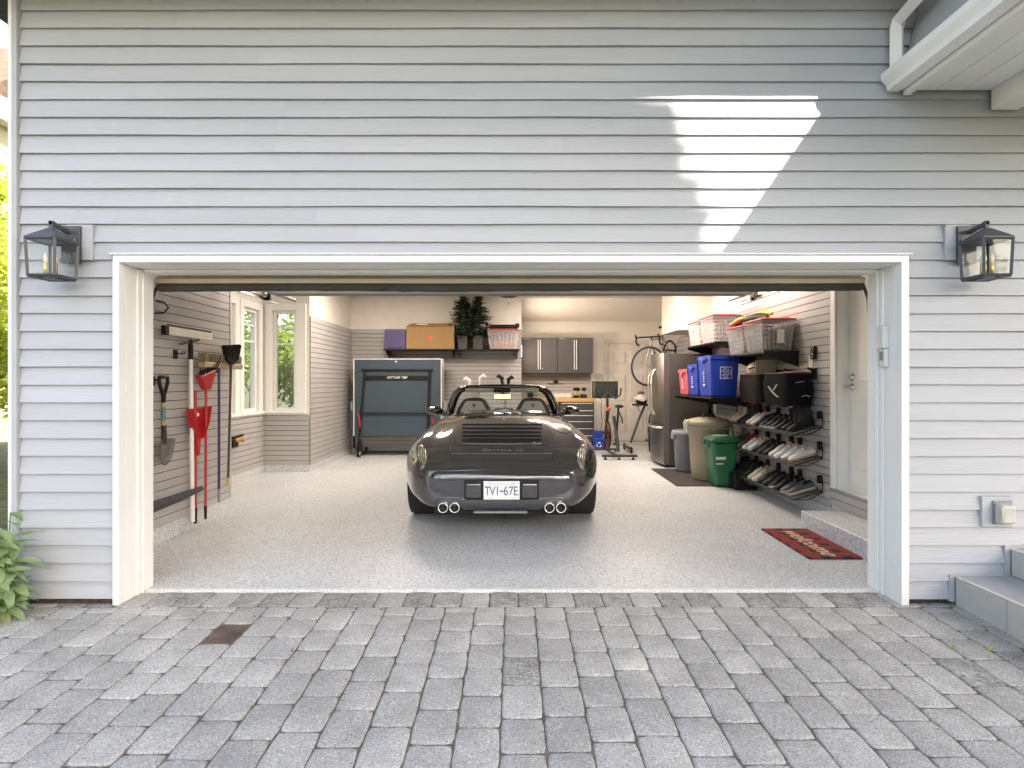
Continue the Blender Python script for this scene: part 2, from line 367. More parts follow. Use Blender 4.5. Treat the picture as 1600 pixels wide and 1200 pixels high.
# slat walls : every slat a piece
def slat_panel(axis, c, sgn, u0, u1, z0, z1, label=None):
    """panel on plane axis=c, slats proud towards sgn"""
    t = .016; mb = MB()
    bk = (c, c + sgn * .004) if sgn > 0 else (c + sgn * .004, c)
    mb.box(*((*bk, u0, u1) if axis == 'x' else (u0, u1, *bk)), z0, z1); p = mb.build('slat_panel', 'groove', house)
    n = round((z1 - z0) / .0762); h = (z1 - z0) / n; mb = MB()
    a, b = sorted((c + sgn * .0045, c + sgn * t)); g = .0045
    L_ = (u1 - u0)
    if axis == 'x': mb.box(a - c, b - c, g / 2, L_ - g / 2, 0, h - .0062)
    else: mb.box(g / 2, L_ - g / 2, a - c, b - c, 0, h - .0062)
    me = mb.mesh('slat', 'slat', .0012, 1)
    for i in range(n): obj('slat', me, p, (c, u0, z0 + i * h) if axis == 'x' else (u0, c, z0 + i * h))
    return p
ZT = 2.34
slat_panel('x', XL, 1, .27, BY0, .15, ZT); slat_panel('x', XL, 1, BY1, YB - .018, .15, ZT)
slat_panel('y', YB, -1, XL + .018, AX0, .15, ZT)
slat_panel('x', BX, 1, BY0, BY1 - .018, .15, .88); slat_panel('y', BY1, -1, BX, XL - .002, .15, .88)
slat_panel('x', XR, -1, YD(5.56), YB, .15, ZT); slat_panel('x', XR, -1, .27, YD(5.555), .17, .325)
slat_panel('x', XR, -1, YB, YA, .15, ZT)
slat_panel('y', YA, -1, AX0, 1.62, 1.05, 1.56)
hb('trim_strip', 'slat', XL + .001, XL + .02, BY0 - .03, BY0 + .004, .15, ZT + .01)
# windows of the bay
def window(axis, c0, c1, sgn, u0, u1, z0, z1, bars, case):
    """axis wall normal; frame in the opening, casing on the room side, panes as sub-parts"""
    def bx(mb, a, b, p, q, r, s_): mb.box(*((a, b, p, q) if axis == 'x' else (p, q, a, b)), r, s_)
    mid = (c0 + c1) / 2; f = MB(); fw = .045
    for p, q, r, s_ in ((u0, u0 + fw, z0, z1), (u1 - fw, u1, z0, z1), (u0 + fw, u1 - fw, z0, z0 + fw), (u0 + fw, u1 - fw, z1 - fw, z1)): bx(f, mid - .03, mid + .03, p, q, r, s_)
    for z in bars: bx(f, mid - .02, mid + .02, u0 + fw, u1 - fw, z - .014, z + .014)
    w_ = f.build('window', 'trim', house, .003, 1)
    zs = [z0 + fw, *[b for b in bars], z1 - fw]
    for a, b in zip(zs, zs[1:]):
        g_ = MB(); bx(g_, mid - .003, mid + .003, u0 + fw - .005, u1 - fw + .005, a + .0, b - .001); g_.build('pane', GLASS, w_)
    rim = c1 if sgn > 0 else c0; cs = MB(); lo, hi = (rim, rim + .02) if sgn > 0 else (rim - .02, rim)
    cw0, cw1, ct, cb = case
    for p, q, r, s_ in ((u0 - cw0, u0, z0 - .0, z1 + ct), (u1, u1 + cw1, z0, z1 + ct), (u0, u1, z1, z1 + ct)): bx(cs, lo, hi, p, q, r, s_)
    cs.build('casing', 'trim', w_, .004, 1)
    sl = MB(); lo2, hi2 = (rim, rim + .05) if sgn > 0 else (rim - .05, rim)
    bx(sl, lo2, hi2, u0 - cw0, u1 + cw1, z0 - .04, z0); sl.build('sill', 'trim', w_, .005, 1)
    return w_
def thin_glass(name, tint, refl=.12):
    m = bpy.data.materials.new(name); m.use_nodes = True; N = m.node_tree.nodes; L = m.node_tree.links
    t = N.new('ShaderNodeBsdfTransparent'); t.inputs[0].default_value = (*tint, 1); lw = N.new('ShaderNodeLayerWeight'); pw = N.new('ShaderNodeMath'); pw.operation = 'POWER'; pw.inputs[1].default_value = 4.5; L.new(lw.outputs['Facing'], pw.inputs[0]); fr = N.new('ShaderNodeMapRange'); fr.inputs[3].default_value = .045; fr.inputs[4].default_value = 1; L.new(pw.outputs[0], fr.inputs[0]); g_ = N.new('ShaderNodeBsdfGlossy'); g_.inputs['Roughness'].default_value = .02
    mx = N.new('ShaderNodeMixShader')
    L.new(fr.outputs[0], mx.inputs[0]); L.new(t.outputs[0], mx.inputs[1]); L.new(g_.outputs[0], mx.inputs[2]); L.new(mx.outputs[0], N['Material Output'].inputs[0]); MATS[name] = m; return m
GLASS = thin_glass('window_glass', (.95, .97, .95)); thin_glass('lantern_glass', (.93, .94, .92)); thin_glass('car_glass', (.80, .85, .82))
window('x', BX - .12, BX, 1, *WA, [1.94, 2.17], (.10, .10, .10, 0)); window('x', BX - .12, BX, 1, *WB, [1.94, 2.17], (.1, .10, .10, 0))
window('y', BY1, BY1 + .12, -1, *WC, [1.93, 2.17], (.10, .15, .10, 0))
# outside casing of the doorway: brick mould, jambs, stops, head
def casing():
    c = MB()
    c.box(-2.486, OX0, -.048, .02, -.02, 2.15); c.build('door_casing', 'trim', house, .004)
    c = MB(); c.box(OX1, 2.448, -.048, .02, -.02, 2.15); c.build('door_casing', 'trim', house, .004)
    c = MB(); c.box(OX0, OX1, -.0475, .02, OT + .006, 2.1495); c.build('door_casing', 'trim', house, .004)
    c = MB(); c.box(-2.50, 2.462, -.060, .0, 2.152, 2.161); c.build('drip_cap', 'trim', house, .002)
    for x0, x1 in ((OX0 - .028, OX0), (OX1, OX1 + .028)): hb('jamb', 'trim', x0, x1, .0205, .27, -.02, OT + .03, bevel=.002)
    hb('jamb', 'trim', OX0, OX1, .0205, .27, OT + .004, OT + .03, bevel=.002)
    for s_, x in ((1, OX0), (-1, OX1)):
        a, b = sorted((x + s_ * .0005, x + s_ * .013)); hb('door_stop', 'trim', a, b, .115, .158, -.02, OT, bevel=.006)
        a, b = sorted((x + s_ * .0005, x + s_ * .022)); hb('door_stop', 'trim', a, b, .16, .262, -.02, OT, bevel=.003)
    hb('door_stop', 'trim', OX0 + .022, OX1 - .022, .16, .262, OT - .018, OT + .003, bevel=.003)
casing()
# lap siding
ROW = .11112; Z0 = .0148
def board(x0, x1, k, zb=None, seed=0):
    r = random.Random(seed * 97 + k * 31 + 11); zb = Z0 + ROW * k if zb is None else zb; zt = Z0 + ROW * (k + 1) + .02
    n = max(2, int((x1 - x0) / .3) + 1); sec = []; ph = k * 2.399
    for i in range(n + 1):
        x = x0 + (x1 - x0) * i / n; wv = .0013 * math.sin(x * 1.7 + ph) + .0008 * math.sin(x * 6.3 + ph * 3); wy = .0020 * math.sin(x * 2.3 + ph * 2) + .0012 * math.sin(x * 7.9 + ph * 5)
        sec.append([(x, -.0300 + wy, zb + wv), (x, -.0078 + wy * .3, zt), (x, -.0005, zt), (x, -.0105, zb + wv + .001)])
    mb = MB(); mb.grid(sec, False, True); mb.add(sec[0], [(0, 1, 2, 3)]); mb.add(sec[-1], [(3, 2, 1, 0)])
    return mb.build('siding_board', 'siding', house)
FX0, FX1 = -3.078, 5.2
sid = 0
for k in range(0, 34):
    zb = Z0 + ROW * k; sid += 1
    if k < 19: board(FX0, -2.487, k, seed=sid); board(2.449, FX1, k, seed=sid + 500)
    else:
        r = random.Random(k * 7); cuts = sorted([r.uniform(-2.2, -.6), r.uniform(.2, 2.0), r.uniform(2.6, 3.8)])
        if k == 19: board(FX0, -2.502, k, seed=sid); board(-2.500, 2.461, k, zb=2.163, seed=sid + 900); board(2.463, FX1, k, seed=sid + 500)
        else:
            es = [FX0] + cuts + [FX1]
            for a, b in zip(es, es[1:]): board(a, b - .0003, k, seed=sid + int(b * 100))
hb('corner_board', 'siding', -3.112, -3.08, -.048, .03, 0, 3.9, bevel=.004)
hb('corner_board', 'trim', -3.134, -3.1125, -.048, .12, 0, 3.9, bevel=.004)
hb('base_strip', 'dirt', -3.08, -2.49, -.012, .02, -.06, .0145); hb('base_strip', 'dirt', 2.45, 2.74, -.012, .02, -.06, .0145)
# soffit, eaves and gutter of the main roof above the frame
EO = .82; ZE = 3.146 - .062 + EO / 1.15
hb('roof', mat('shingle', (.06, .06, .062), .9, var=.3, scale=20, bump=.6, bscale=30), -3.6, 2.62, -EO + .02, 4.3, ZE + .11, ZE + .18)
mb = MB(); mb.hexa([(-3.6, 4.3, ZE + .11), (5.3, 4.3, ZE + .11), (5.3, 9.2, ZE + .0), (-3.6, 9.2, ZE + .0)], [(-3.6, 4.3, ZE + .18), (5.3, 4.3, ZE + .18), (5.3, 9.2, ZE + .07), (-3.6, 9.2, ZE + .07)]); mb.build('roof', 'shingle', house)
hb('roof', 'shingle', 2.62, 5.3, .26, 4.3, ZE + .11, ZE + .18)
hb('eave_soffit', 'trim', -3.6, 2.62, -EO + .02, -.03, ZE + .06, ZE + .08)
hb('frieze', 'plaster', -3.11, 5.2, .004, .25, 3.9, ZE + .10); hb('frieze', 'plaster', -3.14, -3.0, .25, YB, 3.9, ZE + .10)
hb('frieze', 'plaster', 3.1, 3.24, .25, YA, 3.9, ZE + .02); hb('frieze', 'plaster', -3.14, 3.24, YA, YA + .1, 3.9, ZE + .02)
def gutter_profile(s=1): return [(0, 0), (-.07, 0), (-.075, .03), (-.105, .065), (-.11, .10), (-.10, .10), (-.095, .07), (-.065, .035), (-.06, .01), (0, .01)]
mb = MB(); mb.prism([(-EO + .11 + u, ZE + v) for u, v in gutter_profile()], 'x', -3.65, 2.62); mb.build('eave_gutter', 'trim', house)
mb = MB(); mb.tube([(2.385, -EO + .06, ZE + .02), (2.385, -EO + .07, ZE - .10), (2.37, -.07, ZE - .20), (2.358, -.065, ZE - .26), (2.358, -.065, 3.24)], .045, 4); mb.build('downspout', 'trim', house)
# porch roof on the right
mb = MB(); mb.prism([(2.40, 3.245), (2.585, 3.984), (3.7, 4.35), (5.3, 4.35), (5.3, 3.245)], 'y', -.042, -2.3); porch = mb.build('porch_roof', 'siding', house)  # unseen upper profile, shaped to cast the sun patch's slanting edge
PW = -2.25
def pb(name, m, *b, bevel=.002): mb = MB(); mb.box(*b); return mb.build(name, m, porch, bevel, 1)
mb = MB(); mb.prism([(2.385 + u * 1.05, 3.165 + v * 1.02) for u, v in gutter_profile()], 'y', PW - .05, -.044); mb.build('gutter', 'trim', porch)
pb('fascia', 'trim', 2.387, 2.41, PW, -.044, 3.172, 3.262); pb('fascia', 'trim', 2.411, 2.452, PW, -.044, 3.14, 3.172)
xw = 2.455
while xw < 5.2:
    b = 2.955 if xw < 2.955 < xw + .166 else xw + .166
    pb('soffit_board', 'trim', xw, b - .005, PW, -.044, 3.172, 3.19, bevel=.0025); xw = b
pb('soffit_backing', 'cream', 2.453, 5.25, PW, -.044, 3.191, 3.244)
pb('beam', 'trim', 2.956, 3.12, PW, -.044, 3.05, 3.1715)
# steps on the right, tiled
steps = thing('porch_steps', 'pale tiled porch steps beside the grey siding', 'steps', (2.74, -.04, 0))
def sb(name, m, x0, x1, y0, y1, z0, z1, bevel=.003): mb = MB(); mb.box(x0 - 2.74, x1 - 2.74, y0 + .04, y1 + .04, z0, z1); return mb.build(name, m, steps, bevel, 1)
sb('core', 'sand', 2.752, 5.1, -1.55, -.034, -.12, .148); sb('core', 'sand', 3.10, 5.1, -1.2, -.034, .148, .318)
for a, b in ((-.40, -.036), (-1.0, -.404), (-1.56, -1.004)):
    sb('tile', 'tile', 2.742, 2.752, a, b, -.10, .148)
for i in range(4):
    for a, b in ((-.62, -.036), (-1.2, -.624), (-1.56, -1.204)):
        if i or True: sb('tile', 'tiletop', 2.757 + i * .6, 2.757 + (i + 1) * .6 - .004, a, b, .1485, .159)
for a, b in ((-.55, -.036), (-1.2, -.554)): sb('tile', 'tile', 3.088, 3.098, a, b, .162, .318); 
for i in range(3): sb('tile', 'tiletop', 3.103 + i * .6, 3.103 + (i + 1) * .6 - .004, -1.2, -.036, .3185, .331)
sb('edge_trim', 'edging', 2.739, 2.7565, -1.56, -.036, .150, .161); sb('edge_trim', 'edging', 3.085, 3.1025, -1.2, -.036, .320, .333)
hb('step_trim', 'siding', 2.708, 2.738, -.034, -.0, .0, .166); hb('step_trim', 'siding', 3.052, 3.084, -.0345, -.0, .166, .348)
# overhead door, raised
SL = math.radians(27); y0, z0 = .36, 2.035
def door_plate(name, m, s0, s1, t0, t1, x0=OX0 - .02, x1=OX1 + .02, bend=.52):
    """plate along the raised door path, s measured from the bottom edge"""
    def P_(s, t):
        if s < bend: y, z, a = y0 + s * math.cos(SL), z0 + s * math.sin(SL), SL
        else: y, z, a = y0 + bend * math.cos(SL) + (s - bend), z0 + bend * math.sin(SL) + .01 * (s - bend), .01
        return (y - t * math.sin(a), z + t * math.cos(a))
    mb = MB(); mb.prism([P_(s0, t0), P_(s1, t0), P_(s1, t1), P_(s0, t1)], 'x', x0, x1); return mb.build(name, m, odoor, .003, 1)
odoor = thing('overhead_door', 'cream overhead garage door rolled up under the header', 'garage door', (0, 0, 0))
for a, b in ((0, .517), (.522, 1.04), (1.045, 1.56), (1.565, 2.10)): door_plate('door_section', 'cream', a, b, 0, .045)
rs = MB(); nseg = 60; ring = []
for i in range(nseg + 1):
    x = OX0 - .01 + (OX1 - OX0 + .02) * i / nseg; q = .003 * math.sin(x * 3.1) + random.uniform(-.002, .002)
    ring.append([(x, y0 + dy, z0 + dz + (q if dz < .01 else q * .6)) for dy, dz in ((-.004, .018), (-.012, -.028), (.02, -.042), (.05, -.02), (.055, .02))])
rs.grid(ring, True, True); rs.build('bottom_seal', 'rubber', odoor)
door_plate('top_strut', mat('strut', (.42, .43, .46), .4, metal=.3), 2.102, 2.125, -.02, .06)
for s_, x in ((-1, OX0 - .045), (1, OX1 + .045)):
    t = MB(); t.tube([(x, .34, .2), (x, .34, 1.75), (x, .37, 1.95), (x, .47, 2.13), (x, .65, 2.235), (x, .85, 2.27), (x, 2.95, 2.30)], .022, 4, flat=.5); t.build('track', 'steel', odoor)
xt = PX(452, 6.55)
for xx, sg in ((PX(425, 6.4), 1), (PX(1168, 6.4), -1)):
    t = MB(); t.box(xx - .014, xx + .014, YD(5.6), YD(6.55), 2.245, 2.252); t.box(xx - .014, xx + .014, YD(5.6), YD(6.55), 2.285, 2.292); t.box(xx - .002, xx + .002, YD(5.6), YD(6.55), 2.252, 2.285); t.build('track_end', 'steel', odoor)
    t = MB(); t.lathe([(.0, -.018), (.045, -.018), (.045, -.01), (.034, 0), (.045, .01), (.045, .018), (0, .018)], 16, (xx + .03 * sg, YD(6.1), 2.315), 'x'); t.build('pulley', 'steel', odoor)
    t = MB(); t.box(xx - .01, xx + .05 * sg + .012, YD(6.16), YD(6.2), 2.25, 2.42); t.build('pulley_bracket', 'blackmetal', odoor)
# opener
op = thing('door_opener', 'dark round-bottomed garage door opener hung from ceiling', 'opener', (PX(795, 7.0), YD(7.0), 2.40))
mb = MB(); mb.lathe([(0, 0), (.07, .004), (.125, .02), (.14, .05), (.14, .16), (0, .16)], 24); mb.build('housing', 'darkgrey', op)
mb = MB(); mb.tube([(0, -.02, .0), (0, -.02, -.06)], .006, 6); mb.box(-.008, .008, -.03, -.01, -.09, -.055); mb.build('pull_handle', 'steel', op)
mb = MB(); mb.box(-.02, .02, -3.0, -.1, .10, .14); mb.build('rail', 'steel', op)
mb = MB(); mb.box(-.12, -.10, -.01, .01, .15, .62); mb.box(.10, .12, -.01, .01, .15, .62); mb.build('hanger', 'steel', op)
mb = MB(); mb.tube([(-.14, 0, .06), (-.2, -.02, .05), (-.24, 0, .09), (-.26, 0, .16)], .004, 5); mb.build('cord', 'black', op)
# side door into the house (right wall)
sdoor = MB(); sdoor.box(XR + .10, XR + .14, MD0 + .02, MD1 - .02, MDZ0 + .012, MDZ1 - .01); sdr = sdoor.build('door', 'white', house, .003)
mb = MB()
for a, b in ((MDZ0 + .22, MDZ0 + .86), (MDZ0 + 1.03, MDZ1 - .25)):
    for p, q in ((MD0 + .13, (MD0 + MD1) / 2 - .05), ((MD0 + MD1) / 2 + .05, MD1 - .16)):
        mb.box(XR + .093, XR + .1, p, q, a, b)
mb.build('panel', 'white', sdr, .006, 1)
for z, kind in ((PZ(589, 5.3), 0), (PZ(605, 5.3), 1)):
    mb = MB(); c = (XR + .099, MD1 - .085, z); mb.lathe([(0, -.026), (.018, -.026), (.022, -.014), (.034, -.008), (.034, 0)], 18, c, 'x')
    if kind: mb.tube([(XR + .07, MD1 - .085, z), (XR + .055, MD1 - .085, z), (XR + .052, MD1 - .05, z), (XR + .055, MD1 + .0, z + .004)], .010, 8)
    mb.build('lever' if kind else 'deadbolt', 'steel', sdr)
mb = MB(); cw = .085
mb.box(XR - .02, XR, MD1, MD1 + cw, MDZ0 - .0, MDZ1 + cw); mb.box(XR - .02, XR, MD0 - cw, MD0, MDZ0, MDZ1 + cw); mb.box(XR - .02, XR, MD0, MD1, MDZ1, MDZ1 + cw)
mb.build('casing', 'trim', sdr, .006)
mb = MB(); mb.box(XR, XR + .149, MD1 - .022, MD1 - .001, MDZ0, MDZ1); mb.box(XR, XR + .149, MD0 + .001, MD0 + .022, MDZ0, MDZ1); mb.build('jamb', 'trim', sdr)
mb = MB(); mb.box(XR - .03, XR + .149, MD0 - .08, MD1 + .08, MDZ0 - .028, MDZ0 - .001); mb.build('threshold', 'midgrey', sdr, .004)
# back door (six panels)
bx0, bx1 = PX(951, 12.05), PX(1011, 12.05); bz0, bz1 = .142, PZ(537, 12.05)
mb = MB(); mb.box(bx0, bx1, YA - .03, YA - .002, bz0, bz1); bd = mb.build('door', mat('doorpaint', (.62, .57, .53), .5), house, .003)
bw = bx1 - bx0
for a, b in ((.08, .46), (.54, .92)):
    for p, q in ((.09, .36), (.41, .68), (.79, .93)):
        x0_, x1_ = bx0 + a * bw, bx0 + b * bw; z0_, z1_ = bz0 + p * (bz1 - bz0), bz0 + q * (bz1 - bz0)
        mb = MB(); mb.hexa([(x0_, YA - .0301, z0_), (x1_, YA - .0301, z0_), (x1_, YA - .0301, z1_), (x0_, YA - .0301, z1_)], [(x0_ + .03, YA - .044, z0_ + .03), (x1_ - .03, YA - .044, z0_ + .03), (x1_ - .03, YA - .044, z1_ - .03), (x0_ + .03, YA - .044, z1_ - .03)]); mb.build('panel', 'doorpaint', bd)
mb = MB(); mb.box(bx0 - .09, bx0 - .01, YA - .02, YA, .13, bz1 + .09); mb.box(bx1 + .01, bx1 + .09, YA - .02, YA, .13, bz1 + .09); mb.box(bx0 - .01, bx1 + .01, YA - .02, YA, bz1 + .01, bz1 + .09); mb.build('casing', 'doorpaint', bd, .005)
hb('electrical_panel', mat('panelpaint', (.50, .48, .42), .5), PX(932, 12.0), PX(945, 12.0), YA - .03, YA, PZ(602, 12.0), PZ(584, 12.0), bevel=.004)
# stoop under the side door
mb = MB(); mb.box(2.67, XR - .018, .28, 1.75, -.02, .172); so_ = mb.build('door_stoop', 'epoxy', None, .012, 3); tag(so_, 'speckled grey concrete stoop below the side door', 'step')
# ceiling lamps, unseen (glow on car, wall and alcove implies some; others are added)
def ceiling_lamp(label, x, y, z, lx, ly, watts, col=(1, .92, .84)):
    t = thing('ceiling_lamp', label, 'lamp', (x, y, z), group='lit ceiling lamps')
    mb = MB(); mb.box(-lx / 2 - .03, lx / 2 + .03, -ly / 2 - .03, ly / 2 + .03, -.035, -.002); mb.build('housing', 'white', t, .006)
    mb = MB(); mb.box(-lx / 2, lx / 2, -ly / 2, ly / 2, -.05, -.036); mb.build('diffuser', mat('lampglow', (1, .93, .86), .5, emit=4), t, .004)
    l = bpy.data.lights.new('lamp_light', 'AREA'); l.shape = 'RECTANGLE'; l.size = lx; l.size_y = ly; l.energy = watts; l.color = col
    lo = bpy.data.objects.new('lamp_light', l); COL.objects.link(lo); lo.parent = t; lo.location = (0, 0, -.055)
LW = 17
ceiling_lamp('long lit ceiling lamp above the table tennis table', -1.45, 4.45, CEIL, .25, .4, LW * .45)
ceiling_lamp('square fill lamp added on the ceiling near the bay window', -2.0, 5.0, CEIL, .5, .5, LW * .5)  # added to soften the shadow in front of the car
ceiling_lamp('long lit ceiling lamp above the refrigerator', 1.45, 4.45, CEIL, .25, .4, LW * .45)
ceiling_lamp('square fill lamp added on the ceiling over the waste bins', 2.0, 4.7, CEIL, .5, .5, LW * .55)  # also added, to spread the car's floor shadow
ceiling_lamp('narrow lit ceiling lamp beside the raised door, bay side', -2.70, 2.9, CEIL, .25, .5, LW * .22)
ceiling_lamp('narrow fill lamp added beside the raised door, side door end', 2.72, 3.0, CEIL, .25, .5, LW * .28)  # added so the white side door is brighter
ceiling_lamp('wide lit ceiling lamp just before the alcove', 0.8, 5.9, CEIL, .9, .2, LW * .4)

t = thing('alcove_fill_lamp', 'unseen fill lamp added on the alcove side wall', 'lamp', (AX0, 7.25, 1.95))  # lamp added out of sight to brighten the alcove
mb = MB(); mb.box(.0005, .003, -.17, .17, -.12, .12); mb.build('housing', 'white', t)
mb = MB(); mb.box(.0032, .005, -.15, .15, -.10, .10); mb.build('diffuser', 'lampglow', t)
l = bpy.data.lights.new('lamp_light', 'AREA'); l.shape = 'RECTANGLE'; l.size = .2; l.size_y = .3; l.energy = 7; l.color = (1, .84, .68)
lo = bpy.data.objects.new('lamp_light', l); COL.objects.link(lo); lo.parent = t; lo.location = (.008, 0, 0); lo.rotation_euler = (0, R(-90), 0)

mb = MB(); mb.tube([(-3.15, .09, 3.7), (-3.15, .09, 1.06), (-3.172, .09, .90), (-3.172, .09, .02)], .030, 4, flat=.8); mb.build('downspout', 'trim', house)
nh = thing('neighbour_house', 'pale yellow neighbouring house past the left corner', 'house', (-14.2, 13, 0))
mb = MB(); mb.box(-4, 1.75, -3, 3, -.1, 7.6); mb.build('wall', mat('yellowwall', (.50, .45, .30), .7, var=.08), nh)
for k in range(0, 30): mb = MB(); mb.box(-3.99, 1.76, -3.02, -2.999, .3 + k * .24, .32 + k * .24); mb.build('course', 'yellowwall', nh)
mb = MB(); mb.box(-4.3, 2.1, -3.4, 3.4, 7.6, 8.15); mb.build('gutter', 'trim', nh, .03)
mb = MB(); mb.prism([(-3.3, 8.15), (3.3, 8.15), (0, 11)], 'x', -4.3, 1.9); mb.build('roof', mat('brownroof', (.12, .08, .055), .9, var=.3), nh)
# ------------------------------------------------------------------ wall lanterns, keypad, outlet
def lantern(label, cx, sgn):
    """sgn: +1 right of the doorway, -1 left"""
    t = thing('wall_lantern', label, 'lantern', (cx, -.038, 1.965), group='lanterns beside the garage doorway'); t.scale = (.94, .94, .94)
    mb = MB(); x_ = -sgn * .055; mb.box(x_ - .085, x_ + .085, -.006, .02, .165, .40); mb.build('mount_block', 'siding', t, .004)
    mb = MB(); mb.box(x_ * .2 - .062, x_ * .2 + .062, -.026, -.007, .14, .385); bp = mb.build('back_plate', 'lantern', t, .003)
    mb = MB()
    for zz in (.29, .20): mb.ball((x_ * .2 - sgn * .03, -.028, zz), .007, 8, 5)
    mb.build('screw', 'steel', bp)
    mb = MB(); mb.prism([(-.027, .33), (-.027, .355), (-.175, .378), (-.175, .352)], 'x', -.012, .012); mb.prism([(-.15, .32), (-.15, .378), (-.175, .378), (-.175, .32)], 'x', -.013, .013); mb.build('arm', 'lantern', t, .002)
    y1, y0 = -.065, -.255; cy = (y0 + y1) / 2; hw0, hw1 = .083, .091; hd0, hd1 = .087, .095; zb, zt = .022, .262
    q = lambda hw, hd, z: [(-hw, cy - hd, z), (hw, cy - hd, z), (hw, cy + hd, z), (-hw, cy + hd, z)]
    mb = MB(); mb.hexa(q(hw1 + .006, hd1 + .006, zt), q(.018, .018, zt + .070)); mb.hexa(q(hw1 + .006, hd1 + .006, zt - .012), q(hw1 + .0065, hd1 + .0065, zt)); mb.build('roof', 'lantern', t, .002)
    fr = MB(); B = q(hw0, hd0, zb); T = q(hw1, hd1, zt - .012)
    for i in range(4): fr.tube([B[i], T[i]], .0115, 4)
    for i in range(4): fr.tube([B[i], B[(i + 1) % 4]], .0105, 4); fr.tube([T[i], T[(i + 1) % 4]], .0095, 4)
    frm = fr.build('frame', 'lantern', t)
    mb = MB(); mb.box(-hw0, hw0, cy - hd0, cy - hd0 + .02, zb - .012, zb - .004); mb.box(-hw0, hw0, cy + hd0 - .02, cy + hd0, zb - .012, zb - .004); mb.box(-.012, .012, cy - hd0, cy + hd0, zb - .012, zb - .0035); mb.box(-.045, .045, cy - .045, cy + .045, zb - .0115, zb + .004); mb.build('base_plate', 'lantern', t)
    for i in range(4):
        a, b, c, d_ = [Vector(p) for p in (B[i], B[(i + 1) % 4], T[(i + 1) % 4], T[i])]; g = MB(); g.add([a, b, c, d_], [(0, 1, 2, 3)]); g.build('pane', 'lantern_glass', t)
    for dx, dy in ((-.026, -.02), (.028, -.012), (.0, .03)):
        mb = MB(); mb.lathe([(0, .005), (.011, .005), (.011, .085), (.008, .088), (0, .088)], 12, (dx, cy + dy, zb)); cn = mb.build('candle_sleeve', 'brass', t)
        mb = MB(); mb.lathe([(.006, .088), (.012, .105), (.0125, .12), (.008, .14), (.003, .155), (0, .158)], 12, (dx, cy + dy, zb)); mb.build('bulb', mat('bulb', (.9, .85, .7), .15, var=.02), cn)
lantern('dark grey glass box lantern left of the doorway', -2.745, -1)
lantern('dark grey glass box lantern right of the doorway', 2.806, 1)
kp = thing('door_keypad', 'light grey keypad on the white right door jamb', 'keypad', (OX1 - .0, .10, PZ(573, 3.66)))
zt = PZ(508, 3.66) - PZ(573, 3.66)
mb = MB(); mb.box(-.03, -.0005, -.03, .03, 0, zt * .44); mb.build('body', mat('kp', (.66, .66, .63), .5), kp, .006)
mb = MB(); mb.box(-.042, -.0006, -.032, .032, zt * .45, zt); mb.build('cover', 'kp', kp, .006)
mb = MB(); mb.box(-.034, -.0301, -.018, .018, zt * .16, zt * .38); mb.build('buttons', 'midgrey', kp, .002)
# weatherproof outlet
ow = thing('outdoor_outlet', 'weatherproof outdoor outlet with grey bubble cover on siding', 'outlet', (PX(1563, 3.55), -.03, PZ(825, 3.55)))
mb = MB(); mb.box(-.095, .095, -.012, .024, -.0, .19); mb.build('mount_block', 'siding', ow, .004)
mb = MB(); mb.box(-.035, .085, -.022, -.0125, .02, .165); mb.build('back_plate', 'midgrey', ow, .004)
mb = MB(); mb.taper(0, 0, 0, .055, .105, .135, .085, .11); mb.xf(Matrix.Translation((.02, -.0225, .09)) @ Matrix.Rotation(R(90), 4, 'X')); mb.build('cover', mat('bubble', (.47, .46, .42), .35, var=.12), ow, .014, 3)
mb = MB(); mb.tube([(-.02, -.045, .045), (-.025, -.075, .06), (-.025, -.078, .12), (-.02, -.045, .135)], .007, 8); mb.build('latch', 'bubble', ow)
# ------------------------------------------------------------------ tools on the left slat wall (plane X = -3)
WX = XL + .016
def DL(x, X): return X * F / (x - 803)          # depth of pixel column x on the plane X
def LY(x, X=-2.94): return YD(DL(x, X))
def hook(label, y, z, ln=.07):
    t = thing('wall_hook', label, 'hook', (WX, y, z), group='black hooks on the slat wall')
    mb = MB(); mb.box(.0005, .008, -.03, .03, -.05, .03); mb.build('plate', 'black', t, .002)
    mb = MB()
    for s_ in (-.018, .018): mb.tube([(.006, s_, 0), (ln, s_, -.006), (ln + .012, s_, .02)], .006, 6)
    mb.build('prong', 'black', t)
# floor squeegee
y0_, y1_ = 1.17, 1.93; zq = 1.80
sq = thing('floor_squeegee', 'white pole floor squeegee hung head-up on slat wall', 'squeegee', (WX + .07, 1.55, .10))
mb = MB(); mb.box(-.014, .014, y0_ - 1.55 + .06, y1_ - 1.55, zq - .135, zq - .065); mb.build('head', 'offwhite', sq, .004)
mb = MB(); mb.box(-.02, .02, y0_ - 1.55, y0_ - 1.55 + .058, zq - .14, zq - .06); mb.build('end_cap', 'black', sq, .006)
mb = MB(); mb.box(-.004, .004, y0_ - 1.55 + .06, y1_ - 1.55, zq - .0655, zq - .045); mb.build('rubber_blade', 'rubber', sq)
mb = MB(); mb.tube([(0, .03, zq - .15), (0, .03, zq - .20)], .018, 10); mb.tube([(0, -.13, zq - .20), (0, -.05, zq - .185), (0, .03, zq - .16), (0, .12, zq - .155), (0, .17, zq - .14)], .010, 6); mb.build('clamp', 'black', sq)
mb = MB(); mb.tube([(0, .03, zq - .20), (0, .032, zq - .33)], .021, 10); mb.build('grip', 'black', sq)
mb = MB(); mb.tube([(0, .032, zq - .33), (0, .06, .02), (0, .06, .0)], [.017, .019, .02], 10); mb.build('pole', 'white', sq)
hook('black twin hook holding the squeegee head', 1.46, 1.62)
hook('black twin hook holding the spade grip', 1.14, 1.385, .05)
hook('black twin hook holding the push broom', 2.02, 1.47, .09)
